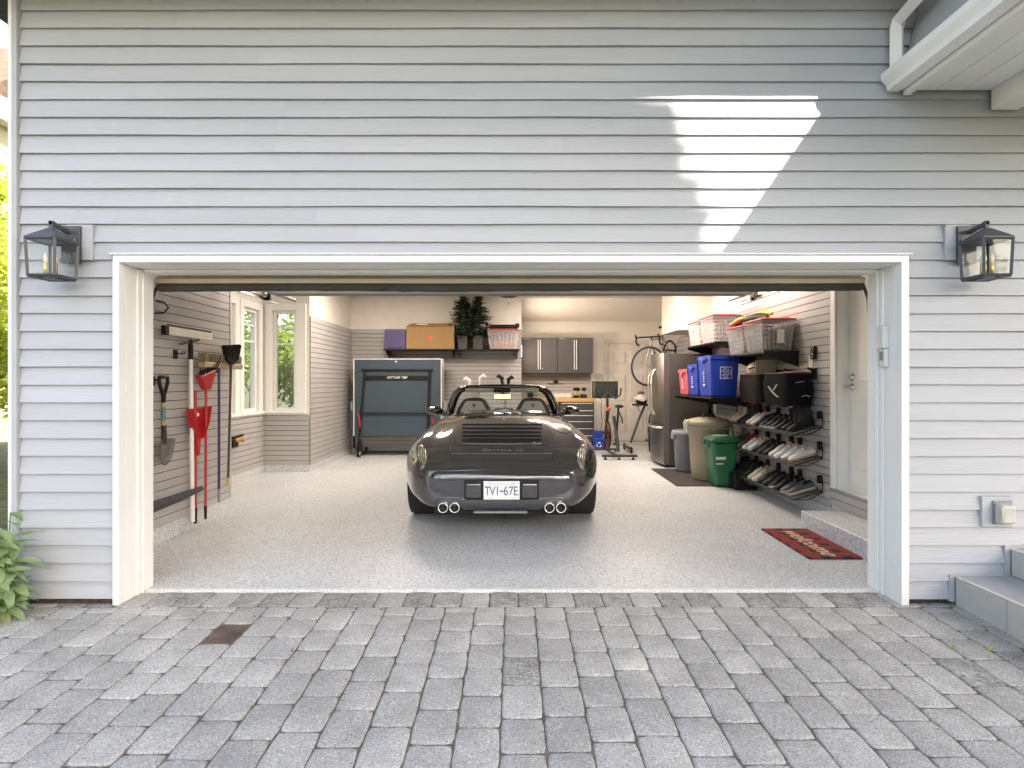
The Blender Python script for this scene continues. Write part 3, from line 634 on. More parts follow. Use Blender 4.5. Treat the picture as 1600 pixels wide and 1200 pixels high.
# garden spade
yS = 1.21; sh = thing('garden_shovel', 'short garden shovel with black grip hung blade-down', 'shovel', (WX + .05, yS, .67))
mb = MB(); zt = PZ(588, 4.78) - .67
mb.tube([(0, -.055, zt - .005), (0, .055, zt - .005), (0, .058, zt - .05), (0, .02, zt - .135), (0, .0, zt - .17), (0, -.02, zt - .135), (0, -.058, zt - .05)], .015, 8, closed=True)
mb.tube([(0, 0, zt - .15), (0, 0, zt - .22)], [.02, .017], 10); mb.build('grip', 'black', sh)
mb = MB(); mb.tube([(0, 0, zt - .22), (0, 0, zt - .41)], .018, 10); mb.build('shaft', 'wood', sh)
mb = MB(); mb.tube([(0, 0, zt - .26), (0, 0, zt - .37)], .0186, 10, caps=False); mb.build('label_wrap', mat('teal', (.08, .22, .20), .5, var=.6, scale=40), sh)
mb = MB(); mb.tube([(0, 0, zt - .41), (0, .005, .33), (.012, -.012, .24), (.006, -.004, .18)], [.02, .021, .022, .02], 10); mb.build('socket', 'darkgrey', sh)
bl = MB(); rows = []
for i in range(9):
    t = i / 8; z = .215 - .215 * t; hw = .098 * (1 - max(0, (t - .35) / .65) ** 2.4) ** .6 if t > .35 else .098
    rows.append([(.012 + .03 * (abs(u) ** 2) - .02 * t, u * max(hw, .004), z + .01 * (1 - abs(u))) for u in (-1, -.75, -.45, -.15, .15, .45, .75, 1)])
bl.grid(rows); bl.grid([[(p[0] - .003, p[1], p[2]) for p in reversed(r_)] for r_ in rows]); bl.build('blade', mat('spadesteel', (.28, .25, .24), .35, metal=.7, var=.2), sh)
# red lobby dustpan and small red broom
def lyz(x, y, X=-2.92): D = DL(x, X); return YD(D), PZ(y, D)
yP = lyz(302, 700)[0]
dp = thing('lobby_dustpan', 'red long-handled dustpan hung on slat wall', 'dustpan', (WX + .06, yP, .07))
mb = MB(); mb.tube([(0, 0, 1.22), (0, 0, .14)], .014, 10); mb.build('handle', 'red', dp)
mb = MB(); mb.tube([(0, 0, .14), (0, 0, .0)], [.016, .013], 10); mb.build('end_grip', 'black', dp)
pan = MB(); B_ = [(.0, -.15, 1.05), (.0, .16, 1.06), (.0, .11, .90), (.0, .03, .78), (.0, -.02, .78), (.0, -.11, .90)]
pan.add(B_ + [(p[0] + .006, p[1], p[2]) for p in B_], [(5, 4, 3, 2, 1, 0), (6, 7, 8, 9, 10, 11)])
for i in range(1, 6): a, b = B_[i], B_[(i + 1) % 6]; pan.hexa([(0, a[1], a[2]), (.07, a[1], a[2]), (.07, b[1], b[2]), (0, b[1], b[2])], [(0, a[1] * .96, a[2] + .008), (.07, a[1] * .96, a[2] + .008), (.07, b[1] * .96, b[2] + .008), (0, b[1] * .96, b[2] + .008)])
pan.build('pan', 'red', dp)
mb = MB(); mb.taper(.02, 0, .62, .80, .035, .035, .045, .055); mb.build('socket', 'red', dp, .01)
mb = MB(); mb.box(.0065, .0072, .0, .05, .98, 1.01); mb.build('sticker', 'white', dp)
lb = thing('lobby_broom', 'red-handled black broom hung upside down above the dustpan', 'broom', (WX + .11, yP + .09, .09))
mb = MB(); mb.tube([(0, 0, 1.25), (0, -.01, .12)], .012, 10); mb.build('handle', 'red', lb)
mb = MB(); mb.tube([(0, -.01, .12), (0, -.01, .0)], [.015, .010], 10); mb.build('end_grip', 'black', lb)
mb = MB(); mb.hexa([(-.02, -.05, 1.20), (.03, -.05, 1.20), (.03, .04, 1.20), (-.02, .04, 1.20)], [(-.03, -.15, 1.33), (.04, -.15, 1.33), (.04, .12, 1.40), (-.03, .12, 1.40)]); mb.build('holder', 'red', lb, .01)
br = MB(); rb = random.Random(4)
for i in range(120):
    a, b = rb.uniform(-1, 1), rb.uniform(-1, 1); br.tube([(.005 + b * .022, -.015 + a * .10, 1.30), (.005 + b * .03, -.0 + a * .14 + .05, 1.40 + .05 * a + rb.uniform(0, .04))], .0045, 4)
br.build('bristles', 'black', lb)
# push broom (tan) and angle broom (black)
yB_ = 2.02
pbm = thing('push_broom', 'tan-headed push broom with navy handle hung on slat wall', 'broom', (WX + .10, yB_, .22))
mb = MB(); mb.box(-.03, .04, -.33, .42, 1.28, 1.335); mb.build('head_block', mat('tanwood', (.36, .27, .17), .6, var=.2), pbm, .012)
br = MB(); 
for i in range(200):
    a, b = rb.uniform(-1, 1), rb.uniform(-1, 1); br.tube([(b * .028, .045 + a * .36, 1.33), (b * .036, .045 + a * .375, 1.41 + rb.uniform(-.01, .012))], .006, 4)
br.build('bristles', mat('tanbristle', (.25, .20, .14), .9, var=.3), pbm)
mb = MB(); mb.tube([(0, 0, 1.28), (0, .0, .1)], .0125, 10); mb.build('handle', 'navy', pbm)
mb = MB(); mb.tube([(0, 0, .1), (0, 0, -.03)], .014, 8); mb.build('end_grip', 'midgrey', pbm)
ab = thing('angle_broom', 'black broom with dark handle hung head-up beside window', 'broom', (WX + .15, yB_ + .10, .35))
mb = MB(); mb.tube([(0, .04, 1.22), (0, -.02, .07)], .0115, 10); mb.build('handle', mat('brownblack', (.035, .025, .025), .4), ab)
mb = MB(); mb.tube([(0, -.02, .07), (0, -.022, .0)], .014, 8); mb.build('end_grip', mat('yellow', (.55, .38, .04), .5), ab)
mb = MB(); mb.taper(0, .04, 1.19, 1.25, .03, .05, .05, .22); mb.build('head_block', 'black', ab, .006)
br = MB()
for i in range(220):
    a, b = rb.uniform(-1, 1), rb.uniform(-1, 1); br.tube([(b * .022, .04 + a * .105, 1.24), (b * .035, .04 + a * .15, 1.385 + .012 * a + rb.uniform(-.012, .008))], .0055, 4)
br.build('bristles', 'black', ab)
# bat-like bar poking past the jamb, wire hook
bt = thing('padded_bar', 'dark tapered padded bar held level near the white left jamb', 'bar', (WX + .13, .95, .375))
mb = MB(); mb.tube([(0, -.35, -.0), (0, -.1, .002), (0, .3, .008), (0, .62, .016), (0, .70, .018)], [.052, .048, .036, .024, .02], 12); mb.build('foam', mat('foam', (.045, .045, .048), .9, var=.5, scale=60, bump=.5, bscale=90), bt)
mb = MB(); mb.box(-.128, -.12, -.32, -.24, -.06, .06); mb.tube([(-.12, -.28, 0), (0, -.28, 0)], .014, 8); mb.build('wall_bracket', 'black', bt)
wh = thing('wire_hook', 'dark wire loop hook high on the left slat wall', 'hook', (WX, .95, PZ(478, 4.6)))
mb = MB(); mb.tube([(.004, -.18, .06), (.09, -.05, .05), (.15, .10, .04), (.17, .13, .0), (.15, .10, -.05), (.09, -.03, -.07), (.004, -.18, -.075)], .008, 8); mb.build('wire', 'brownblack', wh)
mb = MB(); mb.box(.0005, .008, -.21, -.15, -.1, .085); mb.build('plate', 'black', wh, .002)
# small cordless tool under the bay window
ct = thing('cordless_trimmer', 'small orange and black cordless tool on low slat wall', 'tool', (BX + .016, YD(7.5), PZ(690, 7.5)))
mb = MB(); mb.box(.0005, .01, -.16, -.08, -.05, .04); mb.build('bracket', 'black', ct, .002)
mb = MB(); mb.tube([(.05, -.16, .055), (.05, .02, .06), (.05, .14, .07)], [.02, .025, .016], 8); mb.box(.03, .07, -.16, -.02, -.07, .03); mb.build('body', 'black', ct, .006)
mb = MB(); mb.tube([(.06, -.10, .02), (.07, .04, .025), (.07, .12, .0)], [.026, .03, .02], 8); mb.build('motor', mat('orange', (.55, .20, .02), .45), ct)
# ------------------------------------------------------------------ convertible car
CX, CYAX = -.118, YD(5.88); CZ = floor_z(CYAX)
car = thing('convertible_car', 'dark grey open-top sports car parked in the garage', 'car', (CX, CYAX, CZ))
def paint():
    m = bpy.data.materials.new('car_paint'); m.use_nodes = True; N = m.node_tree.nodes; L = m.node_tree.links; p = N['Principled BSDF']
    p.inputs['Base Color'].default_value = (.12, .118, .128, 1); p.inputs['Metallic'].default_value = .8; p.inputs['Roughness'].default_value = .22
    p.inputs['Coat Weight'].default_value = 1; p.inputs['Coat Roughness'].default_value = .02; p.inputs['Coat IOR'].default_value = 1.6
    no = N.new('ShaderNodeTexNoise'); no.inputs['Scale'].default_value = 900; mr = N.new('ShaderNodeMapRange'); mr.inputs[3].default_value = .09; mr.inputs[4].default_value = .14
    L.new(no.outputs[0], mr.inputs[0]); L.new(mr.outputs[0], p.inputs['Roughness']); MATS['paint'] = m
paint()
SECT = [  # depth, 13 points from top centre round the side to bottom centre (x, z)
 (4.955, [(0,.575),(.18,.575),(.34,.572),(.44,.565),(.48,.555),(.50,.54),(.51,.51),(.51,.46),(.50,.40),(.47,.35),(.42,.32),(.2,.31),(0,.31)]),
 (4.975, [(0,.615),(.2,.615),(.4,.61),(.52,.60),(.57,.585),(.60,.56),(.61,.52),(.61,.46),(.60,.39),(.57,.33),(.5,.29),(.25,.275),(0,.275)]),
 (5.02, [(0,.665),(.22,.665),(.42,.66),(.56,.645),(.64,.625),(.68,.595),(.70,.54),(.70,.47),(.69,.39),(.66,.32),(.58,.27),(.3,.245),(0,.245)]),
 (5.09, [(0,.735),(.25,.735),(.45,.73),(.6,.715),(.69,.69),(.745,.65),(.77,.58),(.775,.49),(.765,.40),(.73,.33),(.64,.27),(.35,.235),(0,.235)]),
 (5.20, [(0,.795),(.25,.795),(.46,.788),(.62,.77),(.72,.745),(.785,.695),(.822,.615),(.833,.51),(.825,.41),(.79,.34),(.68,.28),(.35,.23),(0,.23)]),
 (5.36, [(0,.872),(.26,.870),(.46,.862),(.61,.842),(.715,.815),(.80,.76),(.856,.67),(.88,.55),(.877,.43),(.84,.36),(.70,.28),(.35,.23),(0,.23)]),
 (5.56, [(0,.945),(.26,.942),(.44,.930),(.575,.905),(.69,.875),(.795,.815),(.872,.72),(.918,.59),(.926,.45),(.89,.37),(.72,.28),(.35,.23),(0,.23)]),
 (5.80, [(0,1.004),(.25,1.0),(.42,.988),(.55,.962),(.665,.918),(.785,.842),(.88,.738),(.937,.60),(.952,.46),(.92,.37),(.74,.28),(.35,.23),(0,.23)]),
 (6.10, [(0,1.036),(.25,1.033),(.41,1.022),(.54,.998),(.65,.945),(.77,.858),(.872,.738),(.934,.60),(.95,.46),(.915,.36),(.74,.27),(.35,.23),(0,.23)]),
 (6.38, [(0,1.045),(.25,1.042),(.42,1.03),(.55,1.0),(.65,.945),(.765,.855),(.858,.73),(.915,.60),(.928,.46),(.90,.35),(.74,.26),(.35,.22),(0,.22)]),
 (6.45, [(0,1.02),(.25,1.02),(.42,1.01),(.56,.985),(.655,.94),(.765,.853),(.853,.728),(.908,.60),(.922,.46),(.895,.34),(.74,.25),(.35,.21),(0,.21)]),
 (6.52, [(0,.66),(.25,.66),(.45,.68),(.60,.955),(.66,.94),(.765,.852),(.848,.726),(.902,.60),(.916,.46),(.89,.33),(.74,.24),(.35,.21),(0,.21)]),
 (6.7, [(0,.45),(.25,.45),(.5,.48),(.615,.945),(.67,.938),(.765,.85),(.842,.72),(.896,.59),(.91,.46),(.885,.32),(.74,.24),(.35,.21),(0,.21)]),
 (7.2, [(0,.42),(.25,.42),(.52,.45),(.63,.93),(.68,.93),(.77,.845),(.838,.71),(.888,.58),(.90,.45),(.88,.31),(.74,.24),(.35,.21),(0,.21)]),
 (7.66, [(0,.5),(.25,.5),(.52,.55),(.64,.925),(.69,.925),(.775,.845),(.838,.71),(.885,.575),(.896,.45),(.88,.31),(.74,.24),(.35,.21),(0,.21)]),
 (7.76, [(0,.90),(.25,.90),(.5,.90),(.64,.925),(.69,.925),(.78,.85),(.842,.71),(.886,.575),(.898,.45),(.88,.31),(.74,.24),(.35,.21),(0,.21)]),
 (8.10, [(0,.955),(.25,.95),(.45,.935),(.6,.92),(.70,.918),(.79,.86),(.858,.72),(.90,.58),(.908,.45),(.89,.33),(.74,.25),(.35,.21),(0,.21)]),
 (8.50, [(0,.885),(.25,.878),(.45,.868),(.6,.885),(.70,.895),(.80,.835),(.87,.70),(.908,.56),(.91,.44),(.88,.35),(.72,.26),(.35,.21),(0,.21)]),
 (8.90, [(0,.79),(.25,.78),(.45,.78),(.6,.815),(.7,.825),(.79,.76),(.85,.64),(.87,.52),(.87,.42),(.84,.34),(.68,.26),(.35,.22),(0,.22)]),
 (9.20, [(0,.66),(.25,.65),(.45,.65),(.58,.675),(.66,.675),(.73,.63),(.77,.55),(.78,.47),(.78,.39),(.75,.32),(.6,.26),(.3,.24),(0,.24)]),
 (9.36, [(0,.53),(.2,.53),(.4,.53),(.5,.53),(.56,.52),(.6,.50),(.62,.46),(.62,.42),(.61,.37),(.57,.32),(.48,.29),(.25,.27),(0,.27)]),
]
def cr(p0, p1, p2, p3, t): return .5 * ((2 * p1) + (-p0 + p2) * t + (2 * p0 - 5 * p1 + 4 * p2 - p3) * t * t + (-p0 + 3 * p1 - 3 * p2 + p3) * t ** 3)
A = np.array([[(x + (.010 if 5.3 < d_ < 6.45 and 3 < i < 8 else 0), d_, z + (.022 if 5.3 < d_ < 6.45 and 3 < i < 7 else 0)) for i, (x, z) in enumerate(pts)] for d_, pts in SECT])
def densify(A, k, mirror_ends):
    n = len(A); out = []
    for i in range(n - 1):
        p1, p2 = A[i], A[i + 1]
        if mirror_ends: p0 = A[i - 1] if i else A[1] * np.array([-1, 1, 1]); p3 = A[i + 2] if i + 2 < n else A[n - 2] * np.array([-1, 1, 1])
        else: p0 = A[i - 1] if i else 2 * p1 - p2; p3 = A[i + 2] if i + 2 < n else 2 * p2 - p1
        for j in range(k): out.append(cr(p0, p1, p2, p3, j / k))
    out.append(A[-1]); return np.array(out)
G = densify(A, 5, False); G = np.swapaxes(densify(np.swapaxes(G, 0, 1), 4, True), 0, 1)
G[:, 0, 0] = 0; G[:, -1, 0] = 0
full = np.concatenate([G, (G * np.array([-1, 1, 1]))[:, -2:0:-1]], axis=1)
full[..., 1] -= 5.88; full[..., 2] -= CZ
body = MB(); body.grid([[tuple(p) for p in row] for row in full], True, True)
for row, rev in ((full[0], True), (full[-1], False)):
    c = row.mean(0); prev = row; n = len(row)
    for k in (.55, .12):
        ring_ = c + (row - c) * k; ring_[:, 1] += (-.006 if rev else .006) * (1 - k)
        body.add([tuple(p) for p in prev] + [tuple(p) for p in ring_], [((j, n + j, n + (j + 1) % n, (j + 1) % n) if not rev else (j, (j + 1) % n, n + (j + 1) % n, n + j)) for j in range(n)], True); prev = ring_
    body.add([tuple(p) for p in prev], [tuple(range(n)) if rev else tuple(range(n - 1, -1, -1))], True)
bo = body.build('body', 'paint', car, weld=.0004)
bmx = bmesh.new(); bmx.from_mesh(bo.data); bmesh.ops.recalc_face_normals(bmx, faces=bmx.faces); bmx.to_mesh(bo.data); bmx.free()
BV = BVHTree.FromPolygons([v.co.copy() for v in bo.data.vertices], [tuple(p.vertices) for p in bo.data.polygons])
CAML = Vector((0 - CX, CAMY - CYAX, CAMZ - CZ))
def hit(px, py, off=0.):
    d_ = Vector(((px - 803) / F, 1, (598 - py) / F)).normalized(); h, n, _, _ = BV.ray_cast(CAML, d_)
    if h is None: h, n, _, _ = BV.find_nearest(CAML + d_ * 5.6)
    if n.y > 0: n = -n
    return h + n * off, n
def draped(name, m, paths, r=.0022, off=.0002, parent=bo, n=6, step=4.0, flat=1.0):
    mb = MB()
    for path in paths:
        pts = []
        for (x0, y0_), (x1, y1_) in zip(path, path[1:]):
            k = max(1, int(math.hypot(x1 - x0, y1_ - y0_) / step))
            for i in range(k): pts.append(hit(x0 + (x1 - x0) * i / k, y0_ + (y1_ - y0_) * i / k, off)[0])
        pts.append(hit(*path[-1], off)[0]); mb.tube(pts, r, n, flat=flat)
    return mb.build(name, m, parent)
CP = 784.2                                       # car centre line in the picture
mir = lambda path: [(2 * CP - x, y) for x, y in path]
def patch(name, m, x0, x1, y0_, y1_, off, nx=16, ny=6, parent=bo, fx=None):
    rows = [[hit(x0 + (x1 - x0) * i / nx, y0_ + (y1_ - y0_) * j / ny, off)[0] for i in range(nx + 1)] for j in range(ny + 1)]
    mb = MB(); mb.grid(rows); return mb.build(name, m, parent)
mat('gap', (.006, .006, .006), .7); mat('gloss_black', (.008, .008, .009), .12, coat=.5)
lid = [[(702.4, 671), (702.6, 690), (704, 719.5)], [(704, 720.3), (730, 720.5), (CP, 720.5)]]
draped('shut_line', 'gap', lid + [mir(p) for p in lid], .0032)
lid2 = [[(707.4, 671), (708.2, 685), (711, 694.5), (716, 697.3), (740, 697.6), (CP, 697.6)]]
draped('shut_line', 'gap', lid2 + [mir(p) for p in lid2], .0026)
sl_ = [[(662, 698.8), (680, 698.6), (702, 698.6)], [(650, 700.5), (651.5, 711), (656, 719), (663, 723.5), (674, 726), (687, 725.6), (697, 722.6), (704, 720)], [(671, 670.5), (675, 675), (682, 678), (691, 677), (701, 672.5)]]
draped('shut_line', 'gap', sl_ + [mir(p) for p in sl_], .0028)
draped('shut_line', 'gap', [[(702, 650.4), (730, 649.6), (CP, 649.2), (840, 649.6), (866, 650.4)]], .0024)
# engine grille
gp = patch('engine_grille', 'gap', 721, 847.4, 663, 692.4, .003, 24, 8)
for y_ in (663.6, 669.2, 675.0, 680.6, 686.2):
    draped('grille_slat', 'darkgrey', [[(722.5, y_ + .3), (CP, y_), (845.9, y_ + .3)]], .0125, .006, gp, 8, 5, .45)
draped('spoiler_lip', 'paint', [[(722, 693.6), (728, 694.4), (CP, 694.6), (840, 694.4), (846.4, 693.6)]], .017, .002, bo, 10, 5, .6)
mb = MB(); xs_ = [671 + 1.6 * k for k in range(6)] + [682 + (886.4 - 682) * k / 40 for k in range(41)] + [897.4 - 1.6 * k for k in range(5, -1, -1)]
rows = [[], [], [], [], []]
for x_ in xs_:
    e_ = min(1, max(0, (x_ - 671) / 11), max(0, (897.4 - x_) / 11)); e_ = e_ ** .5; yc = 744.2 - .9 * (1 - abs(x_ - CP) / 113)
    for r_, (dy_, of_) in zip(rows, ((-7.2, -.001), (-5.5, .0065), (4.6, .0235), (6.6, .020), (8.0, -.002))): r_.append(hit(x_, yc + dy_ * e_, of_ * e_ - (.001 if e_ < .05 else 0))[0])
mb.grid(rows); mb.build('bumper_pad', 'paint', bo)
# badge and crest
cr_, nn = hit(CP, 655.5, .002); mb = MB(); mb.lathe([(0, .004), (.020, .004), (.024, 0)], 16); q = nn.to_track_quat('Z', 'Y').to_matrix().to_4x4(); mb.xf(Matrix.Translation(cr_) @ q); mb.build('crest', 'gloss_black', bo)
mb = MB(); mb.lathe([(.0195, .0045), (.0225, .0055), (.0245, .001)], 16); mb.xf(Matrix.Translation(cr_) @ q); mb.build('crest_ring', 'chrome', bo)
mat('badge', (.36, .35, .35), .3, metal=1)
bpos, bn = hit(CP, 704.0, .002)
bm_ = text_mesh('Carrera 4S', .072, 'badge', .0012, shear=.25, spacing=1.15)
bo2 = obj('badge', bm_, bo, tuple(bpos)); bo2.rotation_euler = (math.atan2(-bn.y, bn.z), 0, 0); bo2.scale = (1, .62, 1)
draped('deck_crease', 'paint', [[(704.5, 709.6), (CP, 709.8), (864, 709.6)]], .004, .000, bo, 8, 6)
# plate
pc, pn = hit(CP - .6, 767, 0); PWid, PHt = .312, .160
mb = MB(); mb.box(-PWid / 2, PWid / 2, -.006, .004, -PHt / 2, PHt / 2); pl = mb.build('licence_plate', mat('plate', (.74, .75, .74), .4, var=.04), car, .006, loc=(pc.x, pc.y - .016, pc.z))
mat('plateblue', (.05, .08, .30), .4, var=.05); mat('platepale', (.60, .66, .76), .4)
for ch_, lx_ in zip('TV167E', (-.122, -.078, -.036, .036, .081, .122)):
    o_ = obj('plate_character', text_mesh(ch_, .112, 'plateblue', .0008), pl, (lx_, -.0072, -.008), (R(90), 0, 0)); o_.scale = (.78, 1, 1)
mb = MB(); mb.box(-.016, .014, -.0068, -.006, -.012, .000); mb.build('plate_flag', 'plateblue', pl)
mb = MB(); 
for sx in (-.10, .10):
    for sz in (-.066, .066): mb.lathe([(0, -.010), (.006, -.009), (.006, -.006)], 8, (sx, 0, sz), 'y')
mb.build('plate_screw', 'steel', pl)
mb = MB(); mb.box(-.125, .125, -.0068, -.0061, .046, .062); mb.build('plate_band', 'platepale', pl)
# recess and pods either side of the plate
mb = MB(); mb.box(-.325, .325, -.004, .03, -.088, .090); mb.build('plate_recess', 'gap', car, .03, 4, loc=(pc.x, pc.y - .004, pc.z))
for s_ in (-1, 1):
    mb = MB(); mb.box(-.070, .070, -.022, .02, -.070, .066); mb.build('overrider', 'paint', car, .024, 4, loc=(pc.x + s_ * .243, pc.y - .006, pc.z + .002))
# exhausts
for s_ in (-1, 1):
    for e in (75.0, 93.2):
        p_, _ = hit(CP + s_ * e * .98, 790, 0); D_ = 4.94; x_ = PX(CP + s_ * e, D_) - CX; z_ = PZ(795.4, D_) - CZ; y_ = YD(D_) - CYAX
        mb = MB(); mb.lathe([(.034, .20), (.034, .01), (.037, .0), (.044, 0), (.046, .008), (.046, .24)], 24, (x_, y_, z_), 'y'); ex = mb.build('exhaust_tip', 'chrome', car)
        mb = MB(); mb.lathe([(0, .03), (.0335, .03), (.0335, .012)], 20, (x_, y_, z_), 'y'); mb.build('exhaust_bore', 'gap', ex)
    cx_ = PX(CP + s_ * 84, 5.0) - CX
    mb = MB(); mb.prism([(cx_ - .125, .215), (cx_ - .125, .275), (cx_ - .09, .312), (cx_ + .09, .312), (cx_ + .125, .275), (cx_ + .125, .215)], 'y', YD(5.0) - CYAX, YD(5.2) - CYAX); mb.build('exhaust_recess', 'gap', car, .01)
    draped('exhaust_brow', 'paint', [[(CP + s_ * 58, 783), (CP + s_ * 66, 779.6), (CP + s_ * 84, 778.4), (CP + s_ * 98, 779.6), (CP + s_ * 104, 786)]], .010, .0, bo, 8, 4)
mb = MB(); mb.box(-.235, .235, -.01, .12, -.012, .006); mb.build('diffuser_strip', 'midgrey', car, .004, loc=(0, YD(5.0) - CYAX, PZ(801.5, 5.0) - CZ))
mb = MB(); mb.box(-.60, .60, 0, .4, -.0, .06); mb.build('underbody', 'gap', car, .02, loc=(0, YD(5.12) - CYAX, .15))
# tail lights; the pale striped look of lens and ribs copies a window reflection
mat('lamp_lens', (.15, .15, .125), .10, var=.8, scale=26, stretch=(4, 1, .6), coat=1); mat('lamp_red', (.25, .01, .01), .15, coat=1)
for s_ in (-1, 1):
    out = [(648.5, 697), (651, 695), (656, 697), (661, 703.5), (664, 711), (663, 720), (659.5, 729), (655.5, 736), (652.5, 736), (650, 728), (648.5, 712)]
    out = [(x + 3.5, y) for x, y in out]
    if s_ > 0: out = [(2 * CP - x, y) for x, y in out][::-1]
    cx_, cy_ = sum(p[0] for p in out) / len(out), sum(p[1] for p in out) / len(out); mb = MB()
    rows = [[hit(cx_ + (x - cx_) * k, cy_ + (y - cy_) * k, o)[0] for x, y in out] for k, o in ((1.04, -.004), (1.0, .003), (.9, .006), (.5, .008), (.05, .009))]
    mb.grid(rows, True, True); tl = mb.build('tail_light', 'lamp_lens', car)
    draped('reflection_rib', 'chrome', [[(cx_ - s_ * a + dx, cy_ - 13 + abs(a) * .5), (cx_ - s_ * a + dx - s_ * 2, cy_ + 13 - abs(a))] for a, dx in ((-4.5, 0), (-1.5, 0), (1.5, 0), (4.5, 0))], .0028, .0085, tl, 5, 4)
    draped('light_rim', 'gap', [[*(out), out[0]]], .0026, .002, tl, 5, 3)
# wheels
def wheel(x, y, wd, label):
    r = .335; t = MB(); s_ = 1 if x > 0 else -1
    prof_ = [(.235, -wd / 2 + .012), (.29, -wd / 2), (.322, -wd / 2 + .008), (r, -wd / 2 + .035), (r, wd / 2 - .035), (.322, wd / 2 - .008), (.29, wd / 2), (.235, wd / 2 - .012)]
    wh_ = MB(); wh_.lathe([(.23, -wd / 2 + .02), (.23, wd / 2 - .03), (.21, wd / 2 - .03), (.21, -wd / 2 + .02)], 32, (0, 0, 0), 'x')
    for k in range(10):
        a = k * math.pi / 5; wh_.tube([(s_ * (wd / 2 - .05), .04 * math.cos(a), .04 * math.sin(a)), (s_ * (wd / 2 - .035), .215 * math.cos(a), .215 * math.sin(a))], [.022, .014], 6)
    wh_.lathe([(0, -.02), (.06, -.02), (.06, .02), (0, .02)], 16, (s_ * (wd / 2 - .045), 0, 0), 'x'); wo = wh_.build('wheel', 'steel', car, loc=(x, y, r + .002))
    t.lathe(prof_, 40, (0, 0, 0), 'x'); ty = t.build('tyre', mat('tyre', (.018, .018, .019), .8, var=.2), wo)
    g = MB()
    for q in (-.09, -.045, 0, .045, .09):
        if abs(q) < wd / 2 - .04: g.lathe([(r + .0006, q - .003), (r + .0006, q + .003)], 40, (0, 0, 0), 'x')
    for k in range(44):
        a = k * 2 * math.pi / 44; g.add([(q, (r + .0012) * math.cos(a + da), (r + .0012) * math.sin(a + da)) for q, da in ((-wd / 2 + .03, -.012), (-wd / 2 + .09, .02), (-wd / 2 + .09, .028), (-wd / 2 + .03, -.004))] + [(-q, (r + .0012) * math.cos(a + da), (r + .0012) * math.sin(a + da)) for q, da in ((-wd / 2 + .03, -.012), (-wd / 2 + .09, .02), (-wd / 2 + .09, .028), (-wd / 2 + .03, -.004))], [(0, 1, 2, 3), (7, 6, 5, 4)])
    g.build('tread_groove', 'gap', wo)
for s_ in (-1, 1): wheel(s_ * .775, 0.0, .30, ''); wheel(s_ * .775, 2.44, .24, '')
# windscreen frame, glass, mirrors, seats
def cw(px, py, D): return Vector((PX(px, D) - CX, YD(D) - CYAX, PZ(py, D) - CZ))
half = [(701.0, 652, 7.78), (704, 640, 7.62), (708, 626, 7.40), (713, 614.5, 7.22), (719.5, 608.6, 7.12), (729, 606.2, 7.08), (750, 604.6, 7.05), (CP, 604.0, 7.04)]
left = [cw(*p) for p in half]; ctr = left[-1].x; right = [Vector((2 * ctr - p.x, p.y, p.z)) for p in left[:-1]][::-1]
mb = MB(); mb.tube(left + right, [.055, .056, .054, .05, .043, .034, .03, .03, .03, .034, .043, .05, .054, .056, .055], 12, flat=1.0); ws = mb.build('windscreen_frame', 'gloss_black', car)
mb = MB(); Lf = [l for l in left]; rows = [[Lf[0], Vector((ctr, Lf[0].y + .12, Lf[0].z)), Vector((2 * ctr - Lf[0].x, Lf[0].y, Lf[0].z))], [Lf[3], Vector((ctr, Lf[3].y + .1, Lf[3].z)), Vector((2 * ctr - Lf[3].x, Lf[3].y, Lf[3].z))], [Lf[5], Vector((ctr, Lf[6].y + .03, Lf[6].z)), Vector((2 * ctr - Lf[5].x, Lf[5].y, Lf[5].z))]]
mb.grid(rows); mb.build('windscreen', 'car_glass', ws)
for a, b in ((727, 772), (797, 842)):
    p, q = cw(a, 610.3, 6.98), cw(b, 609.6, 6.98); mb = MB(); mb.box(min(p.x, q.x), max(p.x, q.x), p.y - .012, p.y + .012, p.z - .022, p.z + .024); mb.build('sun_visor', mat('visor', (.30, .29, .26), .7), ws, .01)
p = cw(CP, 609, 6.98); mb = MB(); mb.box(p.x - .10, p.x + .10, p.y - .03, p.y + .03, p.z - .035, p.z + .03); mb.build('latch_cover', 'black', ws, .015)
p = cw(785, 619.8, 6.95); mb = MB(); mb.box(-.115, .115, -.015, .02, -.034, .034); rv = mb.build('rear_view_mirror', 'satinblack', car, .016, 3, loc=tuple(p))
mb = MB(); mb.box(-.104, .104, -.0158, -.0152, -.026, .026); mb.build('mirror_glass', mat('mirror', (.8, .8, .8), .02, metal=1, var=.01), rv)
mb = MB(); mb.tube([(0, .02, .02), (0, .05, .09)], .012, 8); mb.build('mirror_stem', 'black', rv)
for s_ in (-1, 1):
    p = cw(678.5, 641.5, 7.55); p.x = s_ * abs(p.x - ctr) + ctr
    mb = MB(); mb.ball((0, 0, 0), (.115, .075, .062), 16, 10); mm_ = mb.build('door_mirror', 'gloss_black', car, loc=tuple(p))
    mb = MB(); mb.ball((0, -.042, 0), (.088, .036, .044), 16, 8); mb.build('mirror_glass', 'gloss_black', mm_)
    mb = MB(); mb.tube([(-s_ * .06, .01, -.03), (-s_ * .17, .03, -.07), (-s_ * .26, .05, -.11)], [.03, .024, .04], 8); mb.build('mirror_arm', 'gloss_black', mm_)
